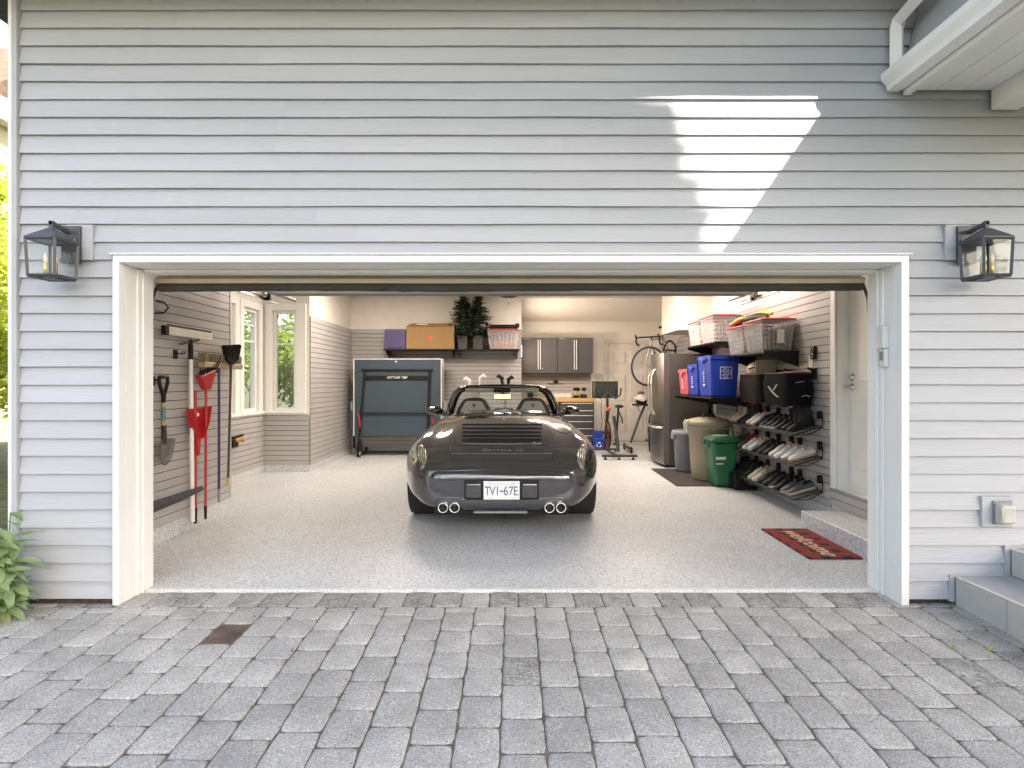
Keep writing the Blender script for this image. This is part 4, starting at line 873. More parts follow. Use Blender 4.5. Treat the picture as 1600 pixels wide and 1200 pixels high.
for s_ in (-1, 1):
    sx = (PX(740, 6.85) - CX if s_ < 0 else PX(832.6, 6.85) - CX); sy = YD(6.85) - CYAX
    o1 = [(-.255, .45), (-.25, .80), (-.20, 1.02), (-.135, 1.125), (-.10, 1.15), (0, 1.158), (.10, 1.15), (.135, 1.125), (.20, 1.02), (.25, .80), (.255, .45)]
    mb = MB(); mb.prism(o1, 'y', .0, .12); st = mb.build('seat', 'satinblack', car, .02, 3, loc=(sx, sy, 0))
    o2 = [(-.215, .5), (-.20, .82), (-.158, 1.0), (-.105, 1.10), (-.08, 1.118), (.08, 1.118), (.105, 1.10), (.158, 1.0), (.20, .82), (.215, .5)]
    mb = MB(); mb.prism(o2, 'y', -.008, .0); mb.build('seat_back_panel', mat('seatgrey', (.30, .31, .29), .55, var=.05), st, .004)
    mb = MB(); mb.prism([(-.017, 1.085), (.017, 1.085), (.017, 1.058), (0, 1.04), (-.017, 1.058)], 'y', -.0095, -.008); mb.build('headrest_crest', 'gloss_black', st)
    mb = MB(); mb.box(-.24, .24, .0, .52, .36, .50); mb.build('seat_cushion', 'satinblack', st, .05, 3)
mb = MB(); mb.prism([(1.68, .5), (1.68, .88), (1.45, .92), (1.38, .85), (1.40, .5)], 'x', -.62, .62); mb.build('dashboard', 'black', car, .03, 3)
mb = MB(); mb.tube([(math.cos(a) * .18, -.08 * math.sin(a) , math.sin(a) * .17) for a in [k * math.pi / 12 for k in range(24)]], .015, 8, closed=True); mb.tube([(-.17, 0, 0), (.17, 0, 0)], .014, 6); mb.build('steering_wheel', 'black', car, loc=(PX(740, 6.85) - CX, 1.2, .86))
for s_ in (-1, 1):        # head lights and front shape finish
    mb = MB(); mb.ball((0, 0, 0), (.10, .12, .11), 14, 8); mb.build('head_light', 'lamp_lens', car, loc=(s_ * .66, 3.02, .70))

# wheel arches cut into the body
for wy in (0.0, 2.44):
    for s_ in (-1, 1):
        cut = MB(); cut.lathe([(0, 0), (.365, 0), (.365, .7), (0, .7)], 40, (s_ * .56 if s_ > 0 else -1.26, wy, .337), 'x'); co = cut.build('cutter', 'gap', car, weld=.0004)
        bmx = bmesh.new(); bmx.from_mesh(co.data); bmesh.ops.recalc_face_normals(bmx, faces=bmx.faces); bmx.to_mesh(co.data); bmx.free()
        md = bo.modifiers.new('arch', 'BOOLEAN'); md.operation = 'DIFFERENCE'; md.object = co; md.solver = 'EXACT'
        bpy.context.view_layer.update()
        me = bpy.data.meshes.new_from_object(bo.evaluated_get(bpy.context.evaluated_depsgraph_get()))
        bo.modifiers.clear()
        if len(me.polygons) > 1000: bo.data = me
        bpy.data.objects.remove(co)
# ------------------------------------------------------------------ back wall: shelf and its load
def shelf(label, pts, z, brackets, axis, wall, th=.022, drop=.13, m='satinblack'):
    """pts = (x0,x1,y0,y1) of the board; brackets along the wall"""
    x0, x1, y0_, y1_ = pts; t = thing('wall_shelf', label, 'shelf', ((x0 + x1) / 2, (y0_ + y1_) / 2, z), group='black wall shelves')
    ox, oy = (x0 + x1) / 2, (y0_ + y1_) / 2
    mb = MB(); mb.box(x0 - ox, x1 - ox, y0_ - oy, y1_ - oy, -th, 0); mb.build('board', m, t, .003)
    for b in brackets:
        mb = MB()
        if axis == 'x': mb.prism([(wall - ox, -th - .0005), ((x0 if wall > x0 else x1) - ox + .0, -th - .0005), ((x0 if wall > x0 else x1) - ox, -th - .022), (wall - ox, -th - drop)], 'y', b - oy - .008, b - oy + .008)
        else: mb.prism([(wall - oy, -th - .0005), (y0_ - oy, -th - .0005), (y0_ - oy, -th - .022), (wall - oy, -th - drop)], 'x', b - ox - .008, b - ox + .008)
        mb.build('bracket', m, t)
    return t
SZ = PZ(545, 10.15); SY = YD(10.15); SYC = (SY + YB) / 2 - .01
shelf('long black shelf on the back wall above the table tennis table', (PX(598, 10.15), PX(711, 10.15), SY, YB - .017), SZ, [PX(602, 10.15), PX(706, 10.15)], 'y', YB - .017)
shelf('black shelf on the back wall carrying the small Christmas trees', (PX(712, 10.15), PX(812, 10.15), SY, YB - .017), SZ, [PX(716, 10.15), PX(808, 10.15)], 'y', YB - .017)
def carton(name, label, cat, x0, x1, y0px, y1px, D, depth, m, flaps=True):
    X0, X1 = PX(x0, D), PX(x1, D); h = PZ(y0px, D) - SZ; w_ = X1 - X0
    t = thing(name, label, cat, ((X0 + X1) / 2, YD(D) + depth / 2, SZ + .001))
    mb = MB(); mb.box(-w_ / 2, w_ / 2, -depth / 2, depth / 2, 0, h); mb.build('box', m, t, .006)
    return t, w_, h
mat('purple', (.07, .047, .15), .5, var=.08); mat('cardboard', (.30, .175, .07), .75, var=.06, scale=12)
t, w_, h = carton('storage_box', 'purple box at the end of the back shelf', 'box', 600, 633, 514, 544, 10.18, .3, 'purple')
mb = MB(); mb.box(-.12, .12, -.1535, -.1505, .015, .03); mb.build('printed_strip', mat('purpledark', (.03, .02, .07), .5), t)
t, w_, h = carton('cardboard_box', 'big brown cardboard box with orange round sticker on shelf', 'box', 634, 709, 510, 544, 10.16, .36, 'cardboard')
mb = MB(); fz = h + .002
mb.add([(-w_ / 2, -.18, fz), (w_ / 2, -.18, fz), (w_ / 2, 0, fz + .075), (-w_ / 2 + .05, 0, fz + .07), (-w_ / 2, .18, fz), (w_ / 2, .18, fz)], [(0, 1, 2, 3), (3, 2, 5, 4), (0, 3, 4), (1, 5, 2)]); mb.build('flap', 'cardboard', t)
mb = MB(); mb.lathe([(0, -.1815), (.042, -.1815), (.042, -.1805)], 20, (0, 0, h * .48), 'y', False); mb.build('sticker', mat('orangesticker', (.75, .10, .02), .5), t)
mb = MB(); mb.hexa([(-.26, -.10, fz + .038), (-.06, -.11, fz + .034), (-.06, -.06, fz + .055), (-.22, -.05, fz + .058)], [(-.26, -.10, fz + .041), (-.06, -.11, fz + .037), (-.06, -.06, fz + .058), (-.22, -.05, fz + .061)]); mb.build('paper', 'white', t)
def xmas_tree(label, cx, zt, seed, lean=0):
    r = random.Random(seed); t = thing('christmas_tree', label, 'tree', (PX(cx, 10.3), YD(10.33), SZ + .001), group='small Christmas trees on the back shelf')
    mb = MB(); mb.taper(0, 0, 0, .24, .15, .15, .19, .19); mb.build('pot', mat('pot', (.07, .065, .06), .7, var=.2), t, .006)
    mb = MB(); mb.tube([(0, 0, .2), (lean, 0, zt)], [.02, .008], 6); mb.build('trunk', 'bark', t)
    nd = MB(); H = zt - .24
    for i in range(260):
        f = r.random() ** 1.1; z = .22 + H * f; rad = (.26 * (1 - f) ** .7 + .05) * (.85 + .3 * math.sin(i)); a = r.uniform(0, 6.28)
        c = Vector((lean * f, 0, z)); tip = c + Vector((rad * math.cos(a), rad * math.sin(a) * .8, -.02 + .05 * f))
        dirv = tip - c
        for k in range(16):
            p = c + dirv * (.25 + .75 * k / 15); o_ = Vector((r.uniform(-1, 1), r.uniform(-1, 1), r.uniform(-.6, 1))).normalized() * r.uniform(.035, .06); sd_ = dirv.cross(o_).normalized() * .009
            nd.add([p - sd_, p + sd_, p + o_ + sd_ * .3], [(0, 1, 2)])
    nd.build('crown', 'needles', t)
    be = MB()
    for i in range(14): f = r.random(); a = r.uniform(3.3, 6.1); rad = .27 * (1 - f) ** .7 + .04; be.ball((lean * f + rad * math.cos(a), rad * math.sin(a) * .9, .26 + H * f), .009, 6, 4)
    be.build('berries', 'red', t)
xmas_tree('small dark Christmas tree in square pot nearer the cardboard box', 722.5, PZ(460, 10.3) - SZ, 1); xmas_tree('small dark Christmas tree in square pot nearer the clear tote', 747, PZ(461, 10.3) - SZ, 2, .0)
# clear totes
def clear_plastic():
    m = bpy.data.materials.new('clear_plastic'); m.use_nodes = True; N = m.node_tree.nodes; L = m.node_tree.links; p = N['Principled BSDF']
    p.inputs['Base Color'].default_value = (.74, .73, .74, 1); p.inputs['Roughness'].default_value = .22; p.inputs['Alpha'].default_value = .30; MATS['clear_plastic'] = m
clear_plastic(); mat('redlid', (.45, .05, .055), .4, var=.06)
def tote(label, loc, lx, ly, h, rz=0, lid='redlid', paper=None):
    """lx along local x, ly along local y, tapered tub with ribs, lid on top"""
    t = thing('storage_tote', label, 'tote', loc, rz, 'clear storage totes')
    mb = MB(); b = .84
    q = lambda k, z, g: [(-lx / 2 * k + g, -ly / 2 * k + g, z), (lx / 2 * k - g, -ly / 2 * k + g, z), (lx / 2 * k - g, ly / 2 * k - g, z), (-lx / 2 * k + g, ly / 2 * k - g, z)]
    rows = [q(b, .0, 0), q(1, h - .03, 0), q(1.03, h - .028, 0), q(1.03, h, 0)]; mb.grid(rows, False, True); mb.add(q(b, 0, 0), [(3, 2, 1, 0)]); mb.build('tub', 'clear_plastic', t)
    rb_ = MB()
    for s_ in (-1, 1):
        for k in range(7):
            u = -.42 + .84 * k / 6
            rb_.tube([(s_ * lx / 2 * b * 1.002, u * ly * b, .01), (s_ * lx / 2 * 1.002, u * ly, h - .04)], .006, 5)
            rb_.tube([(u * lx * b, s_ * ly / 2 * b * 1.002, .01), (u * lx, s_ * ly / 2 * 1.002, h - .04)], .006, 5)
    rb_.build('rib', 'clear_plastic', t)
    mb = MB(); mb.box(-lx / 2 * 1.06, lx / 2 * 1.06, -ly / 2 * 1.06, ly / 2 * 1.06, h + .001, h + .018); mb.taper(0, 0, h + .018, h + .034, lx * .86, ly * .86, lx * .8, ly * .8); mb.build('lid', lid, t, .005)
    if paper:
        mb = MB(); mb.box(paper[0] - .04, paper[0] + .04, -ly / 2 * 1.0 - .004, -ly / 2 * 1.0 - .001, h * .25, h * .70); mb.build('paper_label', 'white', t)
    return t
def cloth(label, loc, sx, sy, sz, m, seed=0):
    r = random.Random(seed); t = thing('folded_cloth', label, 'cloth', loc, group='things packed in the clear totes'); mb = MB(); n = 14
    rows = []
    for i in range(n):
        z = sz * i / (n - 1); k = .92 + .08 * math.sin(i * 2.1 + seed)
        rows.append([(sx / 2 * k * math.copysign(abs(math.cos(a)) ** .4, math.cos(a)), sy / 2 * k * math.copysign(abs(math.sin(a)) ** .4, math.sin(a)), z + r.uniform(-.004, .004)) for a in [j * math.pi / 12 for j in range(24)]])
    mb.grid(rows, True, True); mb.add(rows[-1], [tuple(range(24))]); mb.add(rows[0], [tuple(range(23, -1, -1))]); mb.build('folds', m, t)
D_ = 10.2; bt_ = (PX(786, D_), YD(10.35), SZ + .001)
tote('clear tote on the back shelf beside the Christmas trees', bt_, .54, .34, PZ(516, D_) - SZ)
cloth('pinkish bundle inside the clear tote on the back shelf', (bt_[0], bt_[1], SZ + .008), .42, .24, .13, mat('pinkbundle', (.40, .16, .12), .8, var=.5, scale=20), 3)
fb = thing('folded_stand', 'black folded stand lying on the back shelf tote', 'stand', (bt_[0] - .02, bt_[1] - .02, SZ + PZ(516, D_) - SZ + .036))
mb = MB(); mb.box(-.22, .28, -.10, .12, 0, .05); mb.build('frame', 'black', fb, .015)
mb = MB(); mb.tube([(-.3, -.1, .02), (.3, -.12, .03)], .016, 8); mb.tube([(-.28, .02, .07), (.24, -.06, .065)], .012, 8); mb.box(.24, .31, -.13, -.05, .02, .09); mb.build('bar', 'black', fb)
mb = MB(); mb.ball((-.27, -.05, .08), .035, 8, 6); mb.build('knob', 'black', fb)
# ------------------------------------------------------------------ folded table tennis table
TX0, TX1 = PX(551, 10.0), PX(690, 10.0); TZ0, TZ1 = PZ(682, 10.0), PZ(560, 10.0); TY = YD(10.0); tw = TX1 - TX0; tcx = (TX0 + TX1) / 2; tf = floor_z(TY)
tt = thing('table_tennis_table', 'blue folded table tennis table standing at the back wall', 'table', (tcx, TY, tf))
mat('tableblue', (.036, .060, .085), .55, var=.06); mat('alurim', (.62, .62, .62), .4)
z0t, z1t = TZ0 - tf, TZ1 - tf
for dy, nm in ((0, 'playing_half'), (.22, 'playing_half')):
    mb = MB(); mb.box(-tw / 2 + .02, tw / 2 - .02, dy, dy + .02, z0t + .015, z1t - .02); hf = mb.build(nm, 'tableblue', tt)
    mb = MB(); mb.box(-tw / 2, -tw / 2 + .0195, dy - .006, dy + .045, z0t, z1t); mb.box(tw / 2 - .0195, tw / 2, dy - .006, dy + .045, z0t, z1t); mb.box(-tw / 2 + .0195, tw / 2 - .0195, dy - .006, dy + .045, z1t - .0195, z1t); mb.build('rim', 'alurim', hf, .002)
s10 = 10.0 / F
def tp(x, y): return (PX(x, 10.0) - tcx, PZ(y, 10.0) - tf)
mb = MB()
for (a, b), (c, d_) in (((564, 577.5), (676, 577.5)), ((567, 645.5), (676, 645.5))): p, q = tp(a, b), tp(c, d_); mb.tube([(p[0], -.03, p[1]), (q[0], -.03, q[1])], .014, 8)
for pth in ([(570, 578), (565, 640), (561, 690)], [(671, 578), (669, 640), (668, 690)]): mb.tube([(tp(*p)[0], -.035, tp(*p)[1]) for p in pth], .022, 8)
mb.build('leg_frame', 'blackmetal', tt)
p, q = tp(571, 593), tp(670, 587); mb = MB(); mb.box(p[0], q[0], -.028, -.002, p[1], q[1]); brd = mb.build('name_bar', 'black', tt, .003)
obj('lettering', text_mesh('KETTLER TOP', .058, 'white', .001), brd, ((p[0] + q[0]) / 2, -.0295, (p[1] + q[1]) / 2), (R(90), 0, 0))
mb = MB(); p = tp(631.8, 590.0); mb.prism([(p[0] - .022, p[1] - .018), (p[0] + .022, p[1] - .018), (p[0], p[1] + .022)], 'y', -.0305, -.0285); mb.build('printed_mark', 'white', brd)
mb = MB(); p = tp(618, 565); mb.lathe([(0, -.012), (.016, -.012), (.016, -.001)], 12, (p[0], 0, p[1]), 'y'); mb.build('knob', 'white', tt)
for a, b in (((560.5, 646), (563, 667)), ((675, 652), (677, 662))):
    mb = MB(); p, q = tp(*a), tp(*b); mb.tube([(p[0], -.06, p[1]), (q[0], -.06, q[1])], .018, 8); mb.build('safety_handle', 'red', tt)
mb = MB(); mb.tube([(tp(561, 690)[0], -.03, .04), (tp(561, 690)[0], .45, .04)], .03, 6); mb.tube([(tp(668, 690)[0], -.03, .04), (tp(668, 690)[0], .45, .04)], .03, 6); mb.tube([(tp(561, 690)[0], .21, .06), (tp(668, 690)[0], .21, .06)], .022, 6); mb.build('base_frame', 'blackmetal', tt)
for x_ in (561, 668):
    for yy in (-.06, .47):
        mb = MB(); mb.lathe([(0, -.02), (.055, -.02), (.06, -.01), (.06, .01), (.055, .02), (0, .02)], 16, (tp(x_, 690)[0], yy, .061), 'x'); cs_ = mb.build('caster', 'black', tt)
        mb = MB(); mb.lathe([(0, -.024), (.03, -.024), (.03, .024), (0, .024)], 12, (tp(x_, 690)[0], yy, .061), 'x'); mb.build('hub', 'white', cs_)
    mb = MB(); mb.taper(tp(x_, 690)[0], .0, .10, .30, .12, .08, .05, .06); mb.build('caster_housing', 'black', tt, .01)
mb = MB(); mb.box(-tw / 2 - .07, -tw / 2 - .002, .05, .20, z0t + .44, z0t + .60); mb.build('side_holder', 'midgrey', tt, .01); mb = MB(); mb.box(tw / 2 + .002, tw / 2 + .09, .05, .20, z0t + .44, z0t + .60); mb.build('side_holder', 'midgrey', tt, .01)
mb = MB(); mb.tube([(-tw / 2 - .05, .24, .12), (-tw / 2 - .06, .24, 1.25)], .02, 8); mb.build('net_post', 'black', tt)
# ------------------------------------------------------------------ golf bags
def golf_bag(label, px, m, heads, seed, stripe=None):
    r = random.Random(seed); D = 9.7; Y = YD(D); z = floor_z(Y)
    t = thing('golf_bag', label, 'golf bag', (PX(px, D), Y, z), group='golf bags behind the car')
    mb = MB(); mb.lathe([(.0, 0), (.13, 0), (.14, .04), (.135, .5), (.15, .82), (.16, .84), (.155, .86), (.0, .84)], 18); mb.build('body', m, t)
    mb = MB(); mb.box(-.10, .10, -.20, -.12, .25, .60); mb.build('pocket', m, t, .03, 3)
    mb = MB(); mb.tube([(-.10, -.15, .80), (-.05, -.22, .60), (.02, -.2, .42)], .02, 6); mb.build('strap', 'black', t)
    if stripe: mb = MB(); mb.box(-.012, .016, -.206, -.2005, .3, .82); mb.build('stripe', stripe, t)
    for i, (hx, hz, mm_, kind) in enumerate(heads):
        mb = MB(); bx_ = r.uniform(-.07, .07); by = r.uniform(-.06, .06); mb.tube([(bx_, by, .6), (hx, by, hz - .06)], .006, 6); sh_ = mb.build('club_shaft', 'steel', t)
        mb = MB(); s_ = 1 if i % 2 else -1
        if kind: mb.tube([(hx - s_ * .0, by, hz - .14), (hx, by - .01, hz - .03), (hx + s_ * .06, by - .02, hz + .01), (hx + s_ * .09, by - .02, hz - .015)], [.015, .035, .035, .018], 10)
        else: mb.tube([(hx, by, hz - .10), (hx + s_ * .015, by, hz), (hx + s_ * .06, by, hz + .02)], [.008, .016, .012], 8)
        mb.build('club_head', mm_, sh_)
mat('bagcream', (.33, .32, .29), .6); mat('lime', (.35, .55, .05), .5); mat('bagyellow', (.45, .38, .05), .6)
zf = floor_z(YD(9.7)); zz = lambda y: PZ(y, 9.7) - zf
golf_bag('grey golf bag with pale irons seen over the windscreen', 742, 'darkgrey', [(-.10, zz(592), 'offwhite', 1), (.09, zz(588), 'offwhite', 1), (-.03, zz(604), 'steel', 0), (.03, zz(602), 'steel', 0), (.07, zz(606), 'blackmetal', 0)], 1, 'bagyellow')
golf_bag('black golf bag with lime stripe behind the mirror', 787, 'darkgrey', [(-.03, zz(588), 'black', 1), (.08, zz(590), 'black', 1), (.0, zz(596), 'blackmetal', 0), (.05, zz(600), 'steel', 0)], 2, 'lime')
# ------------------------------------------------------------------ alcove: cabinets, bench, tools
mat('cabinet', (.048, .046, .05), .42, var=.06)
fy = YD(11.7)
for i in range(2):
    X0, X1 = (AX0 + .012 + i * .735, AX0 + .012 + i * .735 + .728); z0_, z1_ = PZ(583, 11.7), PZ(527, 11.7)
    t = thing('wall_cabinet', ['dark wall cabinet nearest the shelf corner, over the bench', 'dark wall cabinet nearest the white door, over the bench'][i], 'cabinet', ((X0 + X1) / 2, fy, z0_), group='dark wall cabinets')
    w2 = (X1 - X0) / 2; h = z1_ - z0_; mb = MB(); mb.box(-w2, w2, .022, YA - fy - .001, 0, h); mb.build('carcass', 'cabinet', t, .003)
    for s_ in (-1, 1):
        mb = MB(); a, b = (-w2 + .002, -.002) if s_ < 0 else (.002, w2 - .002); mb.box(a, b, 0, .0215, .002, h - .002); dr = mb.build('door', 'cabinet', t, .003)
        mb = MB(); x_ = s_ * .022; mb.tube([(x_, -.03, .07), (x_, -.03, h - .05)], .009, 8); mb.tube([(x_, 0, .1), (x_, -.03, .1)], .005, 6); mb.tube([(x_, 0, h - .08), (x_, -.03, h - .08)], .005, 6); mb.build('handle', 'alurim', dr)
        if s_ > 0: mb = MB(); mb.ball((.06, -.008, .1), .014, 8, 6); mb.build('lock', 'chrome', dr)
    mb = MB(); mb.box(-w2 + .04, -w2 + .16, -.003, -.0005, h - .035, h - .02); mb.build('maker_plate', 'midgrey', t)
BYF = YD(11.35); BZ = PZ(622.5, 11.35); bf = floor_z(BYF); BXR = PX(932, 11.35)
wb = thing('workbench', 'wood-topped workbench with dark drawer chest in the alcove', 'workbench', ((AX0 + BXR) / 2, BYF, bf))
w2 = (BXR - AX0) / 2 - .006; hb_ = BZ - bf
mb = MB(); mb.box(-w2, w2, 0, YA - BYF - .002, hb_ - .07, hb_); mb.build('top', 'wood', wb, .004)
cw_ = w2 - .01
for k, (a, b) in enumerate(((-cw_, -.0 + .02), (.025, cw_ - .02))):
    mb = MB(); mb.box(a, b, .045, YA - BYF - .01, .03, hb_ - .072); ch_ = mb.build('chest', 'cabinet', wb, .003)
    zz_ = [.06, .24, .38, .52, .64, .735, hb_ - .085]
    for p, q in zip(zz_, zz_[1:]):
        mb = MB(); mb.box(a + .012, b - .012, .025, .0445, p + .004, q - .004); dw = mb.build('drawer', 'cabinet', ch_, .002)
        mb = MB(); mb.box(a + .03, b - .03, .008, .0245, q - .022, q - .008); mb.build('handle', 'alurim', dw, .002)
def drill(label, px, rz):
    t = thing('cordless_drill', label, 'drill', (PX(px, 11.6), YD(11.65), BZ + .001), rz, 'yellow and black cordless drills on the bench')
    mb = MB(); mb.box(-.04, .04, -.05, .05, 0, .055); mb.build('battery', 'black', t, .008)
    mb = MB(); mb.taper(0, 0, .055, .15, .035, .045, .03, .04); mb.build('grip', 'yellow', t, .008)
    mb = MB(); mb.tube([(0, -.09, .175), (0, .06, .175)], .032, 10); mb.tube([(0, .06, .175), (0, .1, .175)], [.025, .014], 8); mb.build('body', 'black', t)
drill('yellow and black cordless drill on the bench, farther from the charger', 901, .5); drill('yellow and black cordless drill standing behind the charger', 913.5, -.4)
t = thing('battery_charger', 'small black battery charger on the bench', 'charger', (PX(912, 11.45), YD(11.46), BZ + .001))
mb = MB(); mb.taper(0, 0, 0, .075, .15, .11, .12, .09); mb.build('case', 'black', t, .01); mb = MB(); mb.tube([(-.07, 0, .02), (-.2, .03, .012), (-.34, .0, .01), (-.45, .05, .012)], .006, 6); mb.build('cord', 'black', t)
t = thing('parts_organizer', 'clear organizer tray with pale rolls on the bench', 'organizer', (PX(874, 11.5), YD(11.55), BZ + .001))
mb = MB(); mb.box(-.24, .24, -.10, .10, 0, .012); mb.box(-.24, .24, -.10, -.096, .012, .10); mb.box(-.24, -.235, -.095, .1, .012, .10); mb.box(.235, .24, -.095, .1, .012, .10); mb.build('tray', 'clear_plastic', t)
mb = MB()
for k in range(5): mb.lathe([(.02, 0), (.042, 0), (.042, .05), (.02, .05)], 14, (-.18 + k * .09, 0, .014))
mb.build('rolls', mat('palelime', (.50, .55, .25), .5, var=.3), t)
t = thing('tool_rail', 'small dark tool rail on the alcove slat wall', 'rail', (PX(868, 12.0), YA - .0165, PZ(600, 12.0)))
mb = MB(); mb.box(-.16, .16, -.03, -.0005, 0, .016); mb.build('rail', mat('railbrown', (.06, .045, .035), .6), t, .003); mb = MB(); mb.box(-.03, .05, -.05, -.0005, .018, .085); mb.build('holder', 'black', t, .006)
t = thing('power_tool', 'green and black power tool at the bench end', 'tool', (PX(832, 11.5), YD(11.6), BZ + .001))
mb = MB(); mb.tube([(-.10, 0, .06), (.02, 0, .075)], .045, 10); mb.box(-.05, .0, -.04, .04, 0, .04); mb.build('body', 'black', t); mb = MB(); mb.tube([(.02, 0, .07), (.12, 0, .055)], [.04, .02], 10); mb.build('nose', mat('green', (.05, .22, .06), .4), t)
# small blue recycling bins by the bench
def small_bin(label, x, y, z, h, mark):
    t = thing('recycling_bin', label, 'bin', (x, y, z), group='small blue bins by the bench')
    mb = MB(); mb.taper(0, 0, 0, h, .15, .15, .19, .18); mb.build('tub', 'blue', t, .008)
    mb = MB(); mb.box(-.10, .10, -.095, .095, h + .001, h + .02); mb.build('rim', 'blue', t, .006)
    if mark:
        mb = MB()
        for k in range(3):
            a = math.pi / 2 + k * 2 * math.pi / 3; mb.tube([(.042 * math.cos(a + d_), 0, .042 * math.sin(a + d_)) for d_ in (-.75, -.25, .25, .75)], [.011, .011, .011, .003], 4)
        mb.build('recycling_mark', 'white', t, loc=(0, -.086, h * .45), rot=(R(3), 0, 0))
bfz = floor_z(YD(11.1))
small_bin('small blue bin with white recycling mark, lower of two', PX(935.5, 11.1), YD(11.1), bfz, .19, True); small_bin('small blue bin stacked on the marked one', PX(935.5, 11.1), YD(11.1), bfz + .212, .12, False)
# ------------------------------------------------------------------ exercise bike
EX, EY = PX(959, 9.7), YD(9.65); ez = floor_z(EY)
eb = thing('exercise_bike', 'black exercise bike with screen facing the back corner', 'exercise bike', (EX, EY, ez))
e = lambda x, y, dy=0.: (PX(x, 9.65) - EX, dy, PZ(y, 9.65) - ez)
def ebp(name, m, path, r, n=8): mb = MB(); mb.tube(path, r, n); return mb.build(name, m, eb)
mb = MB(); mb.box(e(941, 0)[0], e(996, 0)[0], -.04, .02, .045, .085); mb.build('rear_foot', 'darkgrey', eb, .008)
for x_ in (946.5, 968, 990): mb = MB(); mb.lathe([(0, 0), (.03, 0), (.03, .018), (.012, .024), (.012, .046), (0, .046)], 12, (e(x_, 0)[0], -.01, 0)); mb.build('levelling_foot', 'black', eb)
mb = MB(); mb.box(e(931, 0)[0], e(984, 0)[0], .95, 1.01, .045, .08); mb.build('front_foot', 'darkgrey', eb, .008)
for x_ in (937, 978): mb = MB(); mb.lathe([(0, 0), (.03, 0), (.03, .018), (.012, .024), (.012, .046), (0, .046)], 12, (e(x_, 0)[0], .98, 0)); mb.build('levelling_foot', 'black', eb)
ebp('main_post', 'darkgrey', [e(967, 706, 0), e(964.5, 670, .12), e(963, 652, .2)], .028)
ebp('front_post', 'darkgrey', [(0.0, .98, .08), (0.0, .75, .55), e(960, 640, .62)], .03)
ebp('crossbar', 'darkgrey', [(0.02, .0, .08), (0.0, .98, .08)], .022)
mb = MB(); mb.lathe([(0, -.022), (.23, -.022), (.245, -.01), (.245, .01), (.23, .022), (0, .022)], 32, (0, .62, .36), 'x'); mb.build('flywheel', 'satinblack', eb)
mb = MB(); mb.lathe([(.20, -.026), (.22, -.026), (.22, .026), (.20, .026)], 32, (0, .62, .36), 'x'); mb.build('flywheel_ring', 'red', eb)
ebp('handlebar_post', 'blackmetal', [e(959.5, 655, .6), e(959, 624, .62)], .022)
mb = MB(); mb.tube([e(957, 644, .58), e(963, 640, .58)], .03, 8); mb.build('adjuster', mat('redorange', (.6, .06, .02), .4), eb)
ebp('handlebar', 'darkgrey', [e(938, 607, .45), e(939, 618, .5), e(946, 624, .56), e(952, 621, .6), e(959, 614, .6), e(966, 621, .6), e(972, 624, .56), e(978.5, 618, .5), e(979, 607, .45)], .015)
mb = MB(); p, q = e(935, 624), e(978.5, 595.5); mb.box(p[0], q[0], .72, .76, p[2], q[2]); sc = mb.build('screen', 'satinblack', eb, .006)
mb = MB(); mb.box(p[0] + .015, q[0] - .015, .7185, .7198, p[2] + .02, q[2] - .02); mb.build('display', mat('display', (.02, .028, .026), .07, coat=1), sc)
mb = MB(); s_ = e(968, 635, .0); mb.ball((s_[0], .0, s_[2]), (.075, .14, .03), 14, 8); mb.build('saddle', 'black', eb)
ebp('saddle_post', 'blackmetal', [e(967, 638, 0), e(966, 690, .15)], .018)
for a, b in ((-.13, .10), (.12, -.10)):
    mb = MB(); mb.tube([(a * .6, .3, .33), (a * .8, .3, .33 + b)], .012, 6); mb.box(a * .8 - .05, a * .8 + .05, .25, .35, .33 + b - .012, .33 + b + .012); mb.build('pedal', 'black', eb)
ebp('cable', 'black', [e(951, 626, .7), e(949.5, 645, .7), e(951, 660, .68), e(948, 680, .6)], .006, 5)
mb = MB(); mb.tube([(p_[0], p_[1], p_[2]) for p_ in (e(970, 645, .1), e(974, 655, .08), e(975, 662, .1))], .012, 6); mb.build('weight_holder', 'darkgrey', eb)
